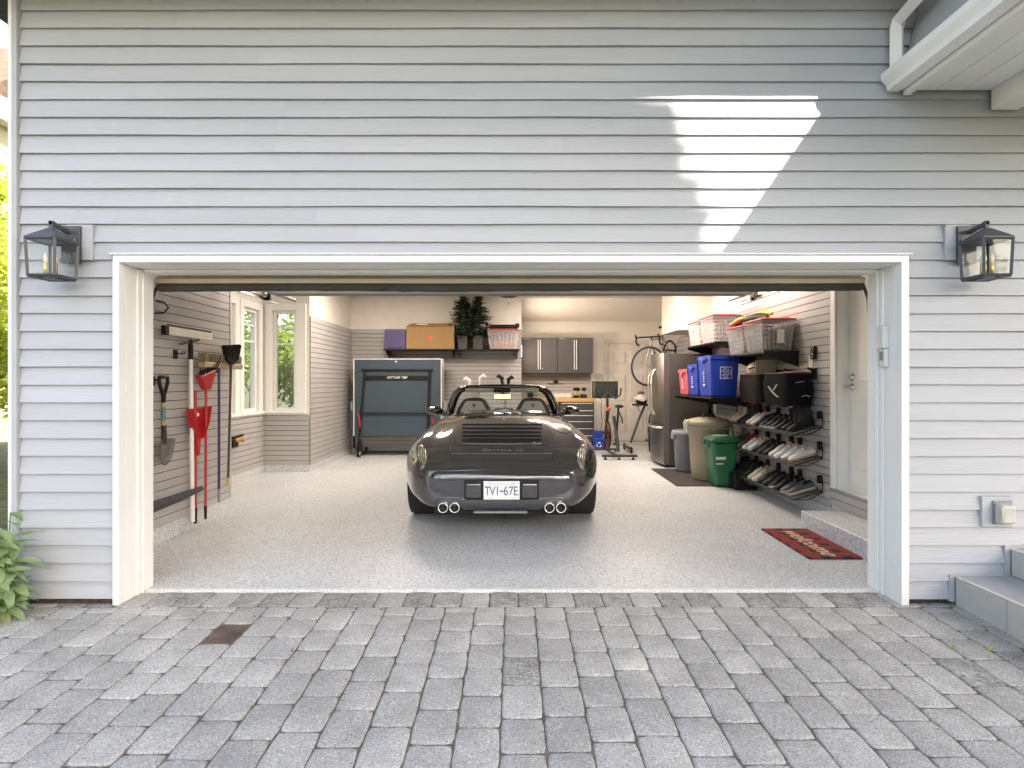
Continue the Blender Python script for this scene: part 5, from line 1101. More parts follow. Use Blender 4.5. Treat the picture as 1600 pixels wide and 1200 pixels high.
# ------------------------------------------------------------------ bicycles
def bike(label, group_, rear, front, rw, paintm, drop, tyre, extra=0, tilt=0., steer=0.):
    """rear / front: axle positions in the world"""
    rear, front = Vector(rear), Vector(front); ax = (front - rear); wb_ = ax.length; rz = math.atan2(ax.y, ax.x)
    t = thing('bicycle', label, 'bicycle', (rear.x, rear.y, rear.z - rw), 0, group_, rot=(tilt, -math.asin(ax.z / wb_), rz))
    for nm, x_ in (('rear_wheel', 0), ('front_wheel', wb_)):
        mb = MB(); mb.tube([(rw * math.cos(a), 0, rw * math.sin(a)) for a in [k * math.pi / 20 for k in range(40)]], tyre, 8, closed=True); wo = mb.build(nm, 'tyre', t, loc=(x_, 0, rw), rot=(0, 0, steer if x_ else 0))
        mb = MB(); mb.tube([((rw - tyre - .006) * math.cos(a), 0, (rw - tyre - .006) * math.sin(a)) for a in [k * math.pi / 18 for k in range(36)]], .009, 6, closed=True); mb.build('rim', 'midgrey', wo)
        mb = MB()
        for k in range(20): a = k * math.pi / 10; mb.tube([(.02 * math.cos(a + .6), .02 * (1 if k % 2 else -1), .02 * math.sin(a + .6)), ((rw - .02) * math.cos(a), 0, (rw - .02) * math.sin(a))], .0012, 3)
        mb.tube([(0, -.04, 0), (0, .04, 0)], .018, 8); mb.build('spokes', 'steel', wo)
    bb = Vector((wb_ * .42, 0, rw - .06)); st_ = Vector((wb_ * .30, 0, rw + .42)); hd = Vector((wb_ * .80, 0, rw + .44)); hd2 = Vector((wb_ * .83, 0, rw + .32)); fa = Vector((wb_, 0, rw)); ra = Vector((0, 0, rw))
    mb = MB(); mb.tube([bb, st_], .017); mb.tube([st_, hd], .017); mb.tube([bb, hd2], .020); mb.tube([hd, hd2], .022)
    for s_ in (-1, 1): mb.tube([ra + Vector((0, s_ * .05, 0)), bb + Vector((0, s_ * .03, 0))], .009, 6); mb.tube([ra + Vector((0, s_ * .05, 0)), st_ + Vector((0, s_ * .015, 0))], .008, 6)
    mb.build('frame', paintm, t)
    mb = MB()
    for s_ in (-1, 1): mb.tube([hd2 + Vector((0, s_ * .03, 0)), fa + Vector((-.03, s_ * .05, .12)), fa + Vector((0, s_ * .05, 0))], [.016, .014, .010], 8)
    mb.build('fork', paintm, t)
    mb = MB(); mb.tube([st_, Vector((wb_ * .26, 0, rw + .60))], .013); mb.build('seat_post', 'black', t)
    mb = MB(); sp_ = Vector((wb_ * .26, 0, rw + .62)); rows = []
    for i in range(7): u = i / 6; hw = .07 * (1 - u) ** 1.2 + .016; rows.append([tuple(sp_ + Vector((-.12 + .26 * u, hw * math.cos(a), .022 * math.sin(a)))) for a in [k * math.pi / 5 for k in range(10)]])
    mb.grid(rows, True, True); mb.add(rows[0], [tuple(range(9, -1, -1))]); mb.add(rows[-1], [tuple(range(10))]); mb.build('saddle', 'black', t)
    hb2 = hd + Vector((.07, 0, .06)); mb = MB(); mb.tube([hd, hd + Vector((-.01, 0, .04)), hb2], .015)
    if drop:
        for s_ in (-1, 1): mb.tube([hb2, hb2 + Vector((0, s_ * .20, 0)), hb2 + Vector((.07, s_ * .21, -.005)), hb2 + Vector((.10, s_ * .215, -.06)), hb2 + Vector((.06, s_ * .215, -.125)), hb2 + Vector((-.03, s_ * .215, -.14))], .014); mb.tube([hb2 + Vector((.08, s_ * .213, .0)), hb2 + Vector((.11, s_ * .213, .05))], .016); mb.tube([hb2 + Vector((.10, s_ * .213, .03)), hb2 + Vector((.10, s_ * .213, -.08))], .006, 5)
    else:
        for s_ in (-1, 1): mb.tube([hb2, hb2 + Vector((-.0, s_ * .15, .02)), hb2 + Vector((-.04, s_ * .34, .02))], .013); mb.tube([hb2 + Vector((-.03, s_ * .24, .02)), hb2 + Vector((-.045, s_ * .36, .02))], .019); mb.tube([hb2 + Vector((.02, s_ * .18, .0)), hb2 + Vector((.05, s_ * .3, -.02))], .006, 5)
    mb.build('handlebar', 'black', t)
    mb = MB(); mb.lathe([(.07, -.004), (.095, -.004), (.095, .004), (.07, .004)], 24, (bb.x, -.05, bb.z), 'y'); mb.tube([(bb.x, -.06, bb.z), (bb.x + .12, -.06, bb.z - .12)], .010, 6); mb.tube([(bb.x, .06, bb.z), (bb.x - .12, .06, bb.z + .12)], .010, 6); mb.box(bb.x + .07, bb.x + .17, -.14, -.06, bb.z - .135, bb.z - .115); mb.box(bb.x - .17, bb.x - .07, .06, .14, bb.z + .115, bb.z + .135); mb.build('crankset', 'darkgrey', t)
    mb = MB(); mb.tube([(.07, -.05, rw + .02), (bb.x, -.05, bb.z + .085)], .004, 4); mb.tube([(.03, -.05, rw - .07), (bb.x, -.05, bb.z - .085)], .004, 4); mb.lathe([(0, -.012), (.045, -.012), (.02, .012), (0, .012)], 12, (0, -.045, rw), 'y'); mb.build('chain', 'blackmetal', t)
    return t
mat('bikesilver', (.30, .29, .27), .3, metal=.5)
bike('silver drop-bar road bicycle hung on the wall above the refrigerator', 'bicycles in the back corner', (PX(1050, 10.75), YD(10.75), PZ(560, 10.75)), (PX(1017, 10.02), YD(10.02), PZ(572, 10.02)), .335, 'bikesilver', True, .014, steer=-.62)
t = thing('bike_wall_mount', 'black wall mount carrying the hung road bicycle', 'mount', (XR - .0165, YD(10.9), 1.97))
mb = MB(); mb.box(-.012, -.0005, -.06, .06, -.1, .1); mb.build('plate', 'black', t, .003); mb = MB(); mb.tube([(-.01, -.03, 0), (-.26, -.05, .01), (-.29, -.05, .04)], .014, 8); mb.tube([(-.01, .05, 0), (-.2, .1, .01), (-.23, .1, .04)], .014, 8); mb.build('arm', 'black', t)
bike('dark mountain bicycle standing behind the refrigerator near the door', 'bicycles in the back corner', (2.86, YD(11.72), floor_z(8) + .34), (PX(1018, 10.75), YD(10.75), floor_z(7.2) + .34), .34, 'blackmetal', False, .028)
hl = thing('bike_helmet', 'pale ribbed bicycle helmet hung on the mountain bike bars', 'helmet', (PX(1003, 10.5), YD(10.5), PZ(628, 10.5)))
mb = MB()
for k in range(7):
    a = (k - 3) * .36; mb.tube([(.13 * math.sin(a) * math.sin(b), -.10 * math.cos(b), .10 * math.sin(b) * math.cos(a) + .02) for b in [j * math.pi / 8 for j in range(9)]], .020, 6)
mb.build('shell', mat('helmetwhite', (.55, .52, .48), .4, var=.3, scale=30), hl); mb = MB(); mb.ball((0, 0, .01), (.105, .085, .075), 12, 8); mb.build('liner', 'black', hl)
mb = MB(); mb.tube([(-.09, -.03, .0), (-.05, -.06, -.16), (.0, -.05, -.20), (.06, -.03, -.1)], .006, 5); mb.build('strap', 'black', hl)
mb = MB(); rf = random.Random(9)
for k in range(40): a, b = rf.uniform(0, 6.28), rf.uniform(0, 1.2); p = Vector((.05 * math.cos(a) * math.sin(b), .05 * math.sin(a), .10 + .06 * math.cos(b))); q = p + Vector((rf.uniform(-.05, .05), rf.uniform(-.04, .04), rf.uniform(-.01, .05))); mb.add([p, q, (p + q) / 2 + Vector((0, 0, .02))], [(0, 1, 2)])
mb.build('ribbon', mat('plum', (.16, .03, .10), .6), hl)
ks = thing('kick_scooter', 'dark kick scooter leaning by the white six-panel door', 'scooter', (PX(987, 10.4), YD(10.4), floor_z(7)))
s0 = Vector((PX(987, 10.4), YD(10.4), floor_z(7)))
W_ = lambda x, y, D: Vector((PX(x, D), YD(D), PZ(y, D))) - s0
mb = MB(); mb.tube([W_(986, 692, 10.4), W_(999, 655, 10.5), W_(1008, 634, 10.6)], .022, 8); mb.build('stem', 'darkgrey', ks)
mb = MB(); mb.tube([W_(994, 628, 10.55), W_(1018, 634, 10.65)], .014, 8); mb.build('handlebar', 'black', ks)
mb = MB(); mb.box(-.05, .05, .05, .62, .07, .09); mb.build('deck', 'darkgrey', ks, .01)
for y_ in (.0, .66): mb = MB(); mb.lathe([(0, -.015), (.05, -.015), (.06, -.008), (.06, .008), (.05, .015), (0, .015)], 16, (0, y_, .062), 'x'); mb.build('wheel', 'black', ks)
# ------------------------------------------------------------------ refrigerator
FX_0, FX_1 = 2.31, 2.98; FY0, FY1 = YD(8.78), YD(9.66); fz = floor_z(FY0)
fr = thing('refrigerator', 'stainless steel refrigerator with its side to the camera', 'refrigerator', (FX_0, FY0, fz)); fh = PZ(551, 8.78) - fz
mb = MB(); mb.box(.06, FX_1 - FX_0, 0, FY1 - FY0, .04, fh - .01); mb.build('cabinet', mat('fridgeside', (.095, .088, .082), .35, metal=.3, var=.05), fr, .008)
mb = MB(); mb.box(.03, FX_1 - FX_0, .02, FY1 - FY0 - .02, .0, .039); mb.build('plinth', 'black', fr)
zs = .66; ly = FY1 - FY0
def fdoor(name, y0_, y1_, z0_, z1_):
    rows = []; n = 10
    for i in range(n + 1):
        y = y0_ + (y1_ - y0_) * i / n; u = (y / ly - .5) * 2; x = -.012 - .045 * (1 - u * u); rows.append([(x, y, z0_), (x, y, z1_), (.055, y, z1_), (.055, y, z0_)])
    mb = MB(); mb.grid(rows, False, True); mb.add(rows[0], [(0, 1, 2, 3)]); mb.add(rows[-1], [(3, 2, 1, 0)]); return mb.build(name, 'brushed', fr)
d1 = fdoor('door', .0, ly / 2 - .003, zs + .006, fh); d2 = fdoor('door', ly / 2 + .003, ly, zs + .006, fh); d3 = fdoor('freezer_drawer', 0, ly, .05, zs)
mb = MB(); mb.box(.0565, .0595, -.001, ly, .05, fh - .004); mb.build('gasket', 'midgrey', fr)
for s_, d_ in ((-1, d1), (1, d2)):
    mb = MB(); y_ = ly / 2 + s_ * .05; mb.tube([(-.055, y_, zs + .14), (-.115, y_ + s_ * .035, zs + .25), (-.125, y_ + s_ * .05, zs + .50), (-.115, y_ + s_ * .035, zs + .75), (-.055, y_, zs + .86)], .016, 10); mb.build('handle', mat('handlesteel', (.62, .58, .52), .3, metal=.9), d_)
mb = MB(); mb.tube([(-.02, .06, zs - .05), (-.10, .10, zs - .05), (-.125, ly / 2, zs - .05), (-.10, ly - .10, zs - .05), (-.02, ly - .06, zs - .05)], .016, 10); mb.build('handle', 'handlesteel', d3)
mb = MB(); mb.box(-.005, .04, .02, .10, fh + .001, fh + .025); mb.build('hinge_cover', 'darkgrey', fr, .004)
for z_, mc in ((1.28, 'redlid'), (1.42, 'redlid')):
    mb = MB(); mb.lathe([(0, -.008), (.025, -.008), (.025, -.0005)], 12, (.44, 0, z_ - .0), 'y'); mb.build('magnet', mc, fr)
# ------------------------------------------------------------------ shelves on the right wall
RW = XR - .017
shelf('black shelf by the duct carrying the two far totes', (2.69, RW, YD(7.68), YD(8.9)), 1.915, [YD(7.70), YD(8.88)], 'x', RW)
shelf('black shelf carrying the two near totes above the mesh bags', (2.69, RW, YD(6.16), YD(7.29)), 1.705, [YD(6.18), YD(7.27)], 'x', RW, drop=.15)
shelf('low black shelf carrying the blue and pink bins', (2.44, RW, YD(7.10), YD(8.69)), 1.18, [YD(7.13), YD(7.9), YD(8.66)], 'x', RW)
TR = 2.865
tote('farthest clear tote on the right wall, red lid, by the duct', (TR, YD(8.58), 1.916), .36, .52, .33)
tote('clear tote with red lid next to the farthest one, above the pink bin', (TR, YD(7.99), 1.916), .36, .54, .345)
tote('clear tote with red lid under the yellow tool bag', (TR, YD(6.97), 1.706), .36, .50, .31)
tote('nearest clear tote with white paper label and red lid', (TR, YD(6.44), 1.706), .36, .50, .335, paper=(.02, 0))
cloth('pale bundle inside the farthest tote', (TR, YD(8.58), 1.925), .27, .40, .24, mat('palepink', (.50, .36, .32), .8, var=.4, scale=14), 1)
cloth('pinkish grey bundle inside the tote above the pink bin', (TR, YD(7.99), 1.925), .27, .42, .25, mat('pinkgrey', (.36, .28, .27), .8, var=.4, scale=14), 2)
cloth('grey bundle inside the tote under the yellow bag', (TR, YD(6.97), 1.715), .27, .38, .20, mat('greybundle', (.36, .35, .34), .8, var=.4, scale=14), 4)
cloth('dark blue bundle inside the nearest tote', (TR, YD(6.44), 1.715), .27, .38, .23, mat('bluebundle', (.10, .12, .17), .8, var=.4, scale=14), 5)
tb = thing('tool_bag', 'yellow and black tool bag lying on a clear tote', 'bag', (TR - .0, YD(6.85), 2.055))
mb = MB(); mb.tube([(-.08, .34, .02), (-.05, .12, .055), (.0, -.1, .07), (.03, -.32, .045)], [.03, .055, .06, .03], 10); mb.build('body', 'black', tb)
mb = MB(); mb.tube([(-.13, .36, .03), (-.11, .14, .07), (-.06, .05, .09)], [.024, .03, .02], 8); mb.tube([(.02, .08, .125), (.05, -.15, .13), (.07, -.34, .09)], [.02, .032, .02], 8); mb.build('handle', mat('amber', (.60, .30, .02), .45), tb)
# recycling bins on the shelf
def bin_(label, y0_, y1_, h, m, x0=2.46, x1=2.83, mark=None, nest=False):
    cy = (YD(y0_) + YD(y1_)) / 2; dy = abs(y1_ - y0_) - .01; t = thing('recycling_bin', label, 'bin', ((x0 + x1) / 2, cy, 1.181), group='bins on the right wall shelf'); dx = x1 - x0
    mb = MB(); k = .86; q = lambda s_, z: [(-dx / 2 * s_, -dy / 2 * s_, z), (dx / 2 * s_, -dy / 2 * s_, z), (dx / 2 * s_, dy / 2 * s_, z), (-dx / 2 * s_, dy / 2 * s_, z)]
    mb.hexa(q(k, 0), q(.97, h - .05)); mb.build('tub', m, t, .02, 3)
    mb = MB(); mb.grid([q(.98, h - .052), q(1.0, h - .05), q(1.0, h), q(.95, h), q(.93, h - .1)], False, True); mb.build('rim', m, t)
    mb = MB(); mb.tube([(-dx / 2 * 1.0, -dy * .22, h - .03), (-dx / 2 - .012, 0, h - .095), (-dx / 2 * 1.0, dy * .22, h - .03)], .012, 6); mb.build('handle', m, t)
    if mark:
        lean = math.atan2(dx / 2 * (.97 - .86), h - .05); fx = -dx / 2 * .925
        for q_ in range(5): mb = MB(); mb.box(fx - .012 - .006 * q_ / 5, fx - .001, -.026 + .006 * (q_ % 2), .026 - .008 * (q_ % 3), h * (.37 + .055 * q_), h * (.40 + .055 * q_)); mb.build('printed_mark', 'platepale', t)
        mb = MB(); mb.box(fx - .010, fx - .001, -.035, .035, h * .26, h * .31); mb.build('mark', 'white', t)
    return t, dx, dy, h
mat('pink', (.52, .10, .14), .4, var=.06)
bin_('pink bin at the refrigerator end of the shelf', 8.60, 8.14, .375, 'pink', mark='r')
bin_('shorter blue bin beside the pink one', 8.14, 7.70, .43, 'blue', mark='b')
t, dx, dy, h = bin_('tall blue bin with square white logo beside the mesh bags', 7.70, 7.16, .525, 'blue', mark='b')
lg = obj('logo', None, t); 
mb = MB(); s_ = .075
for a, b, c, d_ in ((-s_, s_, s_ - .008, s_), (-s_, s_, -s_, -s_ + .008), (-s_, -s_ + .008, -s_ + .008, s_ - .008), (s_ - .008, s_, -s_ + .008, s_ - .008)): mb.box(a, b, -.002, 0, c, d_)
fyy = -dy / 2 * .94 - .006; ln_ = math.atan2(dy / 2 * .11, h - .05)
bpy.data.objects.remove(lg); mb.build('logo', 'white', t, loc=(.015, fyy + .006, h * .58), rot=(ln_, 0, 0))
for k, wd in enumerate(('THE', 'HOME', 'DEPOT')):
    tm = text_mesh(wd, .042, 'white', .0008); o_ = obj('logo_lettering', tm, t, (.015 + (k - 1) * .026, fyy + .004, h * .58 - (k - 1) * .03)); o_.rotation_euler = (R(90) + ln_, R(-45), 0)
# ball, mesh bags
def mesh_bag(label, y0_, y1_, zb, zt, m, marks):
    t = thing('mesh_bag', label, 'bag', (2.90, (YD(y0_) + YD(y1_)) / 2, zb), group='dark mesh bags on the right wall'); dx = .30; dy = abs(y1_ - y0_); h = zt - zb
    mb = MB(); rows = []
    for i in range(8):
        u = i / 7; k = .90 + .10 * math.sin(u * 2.6); rows.append([(dx / 2 * k * math.copysign(abs(math.cos(a)) ** .35, math.cos(a)), dy / 2 * k * math.copysign(abs(math.sin(a)) ** .35, math.sin(a)), h * u + .012 * math.sin(3 * a) * (1 - u)) for a in [j * math.pi / 14 for j in range(28)]])
    mb.grid(rows, True, True); mb.add(rows[0], [tuple(range(27, -1, -1))]); mb.build('mesh_body', m, t)
    mb = MB(); mb.tube([(p[0], p[1], h) for p in rows[-1]], .009, 6, closed=True); mb.build('rim_wire', 'black', t)
    mb = MB()
    for s_ in (-1, 1): mb.box(.135, .172, s_ * dy * .4 - .025, s_ * dy * .4 + .025, h - .06, h + .05); mb.tube([(.14, s_ * dy * .4, h + .03), (.09, s_ * dy * .4, h + .055)], .012, 6)
    mb.build('clip', 'black', t)
    for mk in marks: mb = MB(); mb.tube([Vector(p) for p in mk[0]], mk[1], 5, flat=.3); mb.build('printed_mark', 'offwhite', t)
mat('meshbag', (.006, .006, .007), .85, var=.3, scale=90, spec=.1); mat('meshbrown', (.022, .017, .016), .85, var=.4, scale=90, alpha=.92, spec=.1)
mesh_bag('brownish mesh bag holding a ball, beside the blue bin', 6.46, 7.06, 1.125, 1.45, 'meshbrown', [])
mesh_bag('near black mesh bag with pale printed marks above the shoes', 5.76, 6.38, 1.12, 1.455, 'meshbag', [([(-.153, .10, .20), (-.155, .0, .14), (-.153, -.12, .09)], .014), ([(-.153, -.02, .16), (-.154, -.10, .22)], .012), ([(-.06, -.312, .24), (.02, -.312, .255)], .008), ([(.0, -.312, .10), (.04, -.312, .115), (.08, -.312, .10)], .009), ([(.09, -.312, .255), (.10, -.312, .262)], .006)])
bl = thing('sports_ball', 'cream ball with dark lettering in the brown mesh bag', 'ball', (2.87, YD(6.78), 1.42))
mb = MB(); mb.ball((0, 0, .09), (.105, .14, .10), 18, 12); mb.build('skin', mat('ballcream', (.58, .48, .36), .5, var=.08), bl)
mb = MB(); mb.tube([(-.103, -.03, .10), (-.08, -.085, .115), (-.03, -.125, .12), (.04, -.13, .115)], .010, 5); mb.build('band', 'black', bl)
mb = MB(); mb.tube([(-.09, .06, .06), (-.105, .0, .05), (-.085, -.07, .05)], .010, 5); mb.build('red_band', 'red', bl)
cloth('pinkish cloth showing above the near black mesh bag', (2.93, YD(6.0), 1.16), .2, .4, .315, mat('pinkcloth', (.45, .12, .14), .8, var=.3), 7)
# switch and holder on the slat wall
t = thing('wall_switch', 'white wall switch beside the black holder on slat wall', 'switch', (RW, LY(1270, 3.07) if False else YD(3.07 * F / (1270.5 - 803)), PZ(574, 3.07 * F / 467.5)))
mb = MB(); mb.box(-.008, -.0005, -.04, .04, 0, .13); mb.build('plate', 'white', t, .003); mb = MB(); mb.box(-.013, -.0082, -.016, .016, .03, .10); mb.build('rocker', 'offwhite', t, .003)
t = thing('remote_holder', 'small black wall holder above the white switch', 'holder', (RW, YD(3.07 * F / (1276 - 803)), PZ(561, 3.07 * F / 473)))
mb = MB(); mb.box(-.03, -.0005, -.045, .045, 0, .13); mb.build('plate', 'black', t, .006); mb = MB(); mb.lathe([(.015, -.034), (.028, -.034), (.028, -.03)], 12, (0, 0, .035), 'x'); mb.lathe([(.015, -.034), (.028, -.034), (.028, -.03)], 12, (0, 0, .095), 'x'); mb.build('socket', 'midgrey', t)
# ------------------------------------------------------------------ shoe racks and shoes
RKD0, RKD1 = 5.66, 7.42; RX0, RX1 = 2.765, 3.055
tilt = math.atan2(.085, RX1 - RX0)
racks = []
for nm, zf_ in (('top', .842), ('middle', .538), ('bottom', .20)):
    t = thing('shoe_rack', f'{nm} sloping wire shoe rack on the right slat wall', 'shoe rack', (RX0, YD(RKD0), zf_), group='wire shoe racks'); L_ = RKD1 - RKD0
    zb_ = .085; mb = MB()
    for y_ in (0, .59, 1.18, L_): mb.tube([(0, y_, 0), (RX1 - RX0, y_, zb_), (RX1 - RX0, y_, zb_ + .10), (RX1 - RX0 - .03, y_, zb_ + .115)], .0065, 6); mb.tube([(0, y_, 0), (.15, y_, -.0), (RX1 - RX0, y_, zb_ - .01)], .005, 5)
    for u in (0, .25, .5, .75, 1): mb.tube([((RX1 - RX0) * u, 0, zb_ * u), ((RX1 - RX0) * u, L_, zb_ * u)], .005, 5)
    mb.tube([(-.004, 0, .022), (-.004, L_, .022)], .005, 5); mb.build('wire_frame', 'blackmetal', t)
    mb = MB(); mb.hexa([(.004, .01, .006), (RX1 - RX0, .01, zb_ + .006), (RX1 - RX0, L_ - .01, zb_ + .006), (.004, L_ - .01, .006)], [(.004, .01, .0085), (RX1 - RX0, .01, zb_ + .0085), (RX1 - RX0, L_ - .01, zb_ + .0085), (.004, L_ - .01, .0085)]); mb.build('mat', mat('rackmat', (.07, .065, .06), .7), t)
    for y_ in (.0, .40, .59, .9, 1.18, 1.5): mb = MB(); mb.box(RX1 - RX0 - .02, RX1 - RX0 + .018, y_ + .03, y_ + .075, zb_ + .07, zb_ + .15); mb.build('hook_clip', 'black', t, .006)
    racks.append(zf_)
SHOE = {}
def shoe_meshes(key, up, sole, lace, height, lining):
    if key in SHOE: return SHOE[key]
    L_ = .285; n = 11
    prof_ = [(0, .030), (.06, .037), (.2, .038), (.38, .034), (.52, .037), (.66, .045), (.78, .047), (.89, .040), (.96, .026), (1.0, .008)]
    hw = lambda u: np.interp(u, [p[0] for p in prof_], [p[1] for p in prof_])
    low = [(0, .075), (.08, .082), (.2, .068), (.34, .072), (.46, .086), (.58, .074), (.7, .060), (.82, .050), (.92, .042), (1, .028)]
    us = [i / 16 for i in range(17)]
    so = MB(); out = [(-L_ * (u - .5), hw(u) * 1.06) for u in us]; poly = out + [(x, -y) for x, y in out[::-1]]
    so.prism(poly, 'z', 0, .026)
    upm = MB(); rows = []
    for u in us:
        w_ = hw(u); h_ = np.interp(u, [p[0] for p in low], [p[1] for p in low])
        if height > .1 and u < .5: h_ = h_ + (height - .08) * min(1, max(0, (.47 - u) / .10))
        row = []
        for k in range(11):
            a = math.pi * k / 10; c_ = math.cos(a); s_ = math.sin(a); ww = w_ * (1 if s_ < .5 else (.72 if u < .5 else .9)); row.append((-L_ * (u - .5), ww * math.copysign(abs(c_) ** .7, c_), .026 + (h_ - .026) * s_ ** .6))
        rows.append(row)
    upm.grid(rows); upm.add(rows[0], [tuple(range(11))]); upm.add(rows[-1], [tuple(range(10, -1, -1))])
    co = MB(); hz = (height if height > .1 else .075); c0 = L_ * (.5 - .20); rr = [(c0 + .045 * math.cos(a), .024 * math.sin(a), hz + .004 + (.010 * math.cos(a) if height < .1 else .002)) for a in [k * math.pi / 8 for k in range(16)]]
    co.tube(rr, .007, 6, closed=True); co.add([(p[0], p[1], p[2] - .002) for p in rr], [tuple(range(16))])
    la = MB(); nl = 5 if height < .1 else 7
    for k in range(nl):
        if height < .1: u = .46 + .05 * k; z = np.interp(u, [p[0] for p in low], [p[1] for p in low]) + .004; x = -L_ * (u - .5)
        else: f = k / (nl - 1); u = .44 + .2 * f; x = -L_ * (u - .5); z = height * (1 - f) * .9 + .075 * f + .008
        la.tube([(x, -.022, z - .006), (x - .004, 0, z + .003), (x, .022, z - .006)], .0038, 5)
    tongue = MB(); zt_ = (.098 if height < .1 else height + .02); tongue.hexa([(.022, -.018, .07), (.034, -.018, .07), (.034, .018, .07), (.022, .018, .07)], [(.038, -.022, zt_), (.046, -.022, zt_), (.046, .022, zt_), (.038, .022, zt_)])
    SHOE[key] = [('sole', so.mesh('sole', sole, .005, 2)), ('upper', upm.mesh('upper', up)), ('collar', co.mesh('collar', lining)), ('laces', la.mesh('laces', lace)), ('tongue', tongue.mesh('tongue', up, .005, 1))]
    if height > .15 and key.startswith('chelsea'): SHOE[key] = SHOE[key][:3]
    return SHOE[key]
mat('sh_white', (.62, .60, .57), .6, var=.06); mat('sh_cream', (.52, .44, .33), .6, var=.06); mat('sh_black', (.009, .009, .010), .6, var=.25, spec=.25); mat('sh_char', (.024, .025, .028), .6, var=.2, spec=.25)
mat('sh_brown', (.05, .037, .033), .6, var=.2); mat('sh_tan', (.38, .27, .17), .7); mat('sh_gum', (.46, .30, .20), .6); mat('sh_pink', (.55, .36, .33), .6); mat('sh_neon', (.62, .62, .06), .5); mat('sh_slate', (.06, .068, .078), .6, var=.15)
STY = {  # upper, sole, lace, height, lining
 'cream boot': ('sh_cream', 'sh_tan', 'sh_black', .19, 'sh_brown'), 'chelsea black boot': ('sh_char', 'sh_black', 'sh_black', .18, 'red'), 'white sneaker': ('sh_white', 'sh_white', 'sh_white', .08, 'sh_pink'),
 'pink-soled white sneaker': ('sh_white', 'sh_pink', 'sh_cream', .08, 'sh_pink'), 'black sneaker': ('sh_black', 'sh_white', 'sh_black', .08, 'sh_char'), 'black shoe with dark sole': ('sh_black', 'sh_black', 'sh_char', .08, 'sh_black'),
 'tall black boot': ('sh_black', 'sh_black', 'sh_char', .22, 'sh_black'), 'brown shoe': ('sh_brown', 'sh_black', 'sh_char', .08, 'sh_brown'), 'red-lined brown shoe': ('sh_brown', 'sh_black', 'sh_char', .08, 'red'), 'charcoal sneaker with neon laces': ('sh_char', 'sh_black', 'sh_neon', .08, 'sh_char'),
 'charcoal sneaker': ('sh_char', 'sh_black', 'sh_char', .08, 'sh_black'), 'gum-soled white sneaker': ('sh_white', 'sh_gum', 'sh_white', .08, 'sh_pink'), 'cream sneaker': ('sh_cream', 'sh_white', 'sh_white', .08, 'sh_tan'), 'black sneaker with pale sole': ('sh_slate', 'sh_cream', 'sh_black', .08, 'sh_black'), 'high black sneaker': ('sh_black', 'sh_black', 'sh_char', .12, 'sh_black'), 'black shoe with blue-white sole': ('sh_black', 'bluewhite', 'sh_char', .08, 'sh_char')}
mat('bluewhite', (.55, .66, .70), .5)
ORD = ['first', 'second', 'third', 'fourth', 'fifth', 'sixth', 'seventh', 'eighth', 'ninth', 'tenth', 'eleventh', 'twelfth', 'thirteenth', 'fourteenth']
ROWS = {'top': ['cream boot', 'cream boot', 'chelsea black boot', 'chelsea black boot', 'pink-soled white sneaker', 'pink-soled white sneaker', 'black shoe with dark sole', 'black sneaker', 'black sneaker', 'black sneaker', 'black shoe with dark sole', 'tall black boot', 'tall black boot'],
        'middle': ['brown shoe', 'red-lined brown shoe', 'red-lined brown shoe', 'white sneaker', 'white sneaker', 'charcoal sneaker with neon laces', 'charcoal sneaker', 'charcoal sneaker', 'white sneaker', 'white sneaker', 'gum-soled white sneaker', 'gum-soled white sneaker'],
        'bottom': ['high black sneaker', 'black sneaker', 'high black sneaker', 'high black sneaker', 'cream sneaker', 'cream sneaker', 'charcoal sneaker', 'charcoal sneaker', 'black shoe with blue-white sole', 'black shoe with dark sole', 'black sneaker with pale sole', 'black sneaker with pale sole']}
rs_ = random.Random(12)
def shoe(style, label, loc, rot, grp):
    up, sole, lace, hgt, lin = STY[style]; t = thing('boot' if 'boot' in style else 'shoe', label, 'boot' if 'boot' in style else 'shoe', loc, rot=rot, group=grp)
    for nm, me in shoe_meshes(style, up, sole, lace, hgt, lin): obj(nm, me, t)
    return t
for (nm, lst), zf_ in zip(ROWS.items(), racks):
    n = len(lst); d0, d1 = 7.36, 5.80
    for i, st in enumerate(lst):
        D = d0 + (d1 - d0) * i / (n - 1); xc = (RX0 + RX1) / 2 + .004 + rs_.uniform(-.008, .008); zc = zf_ + .085 * ((xc - RX0) / (RX1 - RX0)) + .0105
        shoe(st, f'{st} on the {nm} rack, {ORD[i]} from the green bin', (xc, YD(D), zc), (0, -tilt, rs_.uniform(-.10, .06)), f'shoes on the {nm} rack')
for k, (dx, dy) in enumerate(((0, .12), (.02, 0))): shoe('tall black boot', ['tall black boot on the floor, nearer the green bin', 'tall black boot on the floor, nearer the doorway'][k], (2.84 + dx, YD(7.08) + dy, floor_z(3.5)), (0, 0, R(178)), 'boots on the floor')
# ------------------------------------------------------------------ waste bins, mats
mt = thing('floor_mat', 'dark brown floor mat under the waste bins', 'mat', (2.53, YD(7.98), floor_z(YD(7.98))))
mb = MB(); mb.box(-.46, .46, -.69, .69, .0, .010); mb.build('pile', mat('matbrown', (.045, .036, .034), .95, var=.2, scale=60, bump=.5, bscale=200), mt, .004); mt.rotation_euler = (math.atan(.011), 0, 0)
mz = lambda D: floor_z(YD(D)) + .0105
gb = thing('waste_bin', 'small grey waste bin beside the refrigerator', 'bin', (2.56, YD(8.42), mz(8.42)), group='waste bins')
mb = MB(); mb.lathe([(0, 0), (.17, 0), (.185, .04), (.21, .52), (.235, .53), (.235, .59), (.22, .60), (.20, .595), (.18, .1), (0, .1)], 24); mb.build('tub', mat('bingrey', (.21, .22, .25), .5), gb)
mb = MB(); mb.box(-.24, -.20, -.07, .07, .47, .56); mb.build('handle', 'midgrey', gb, .01)
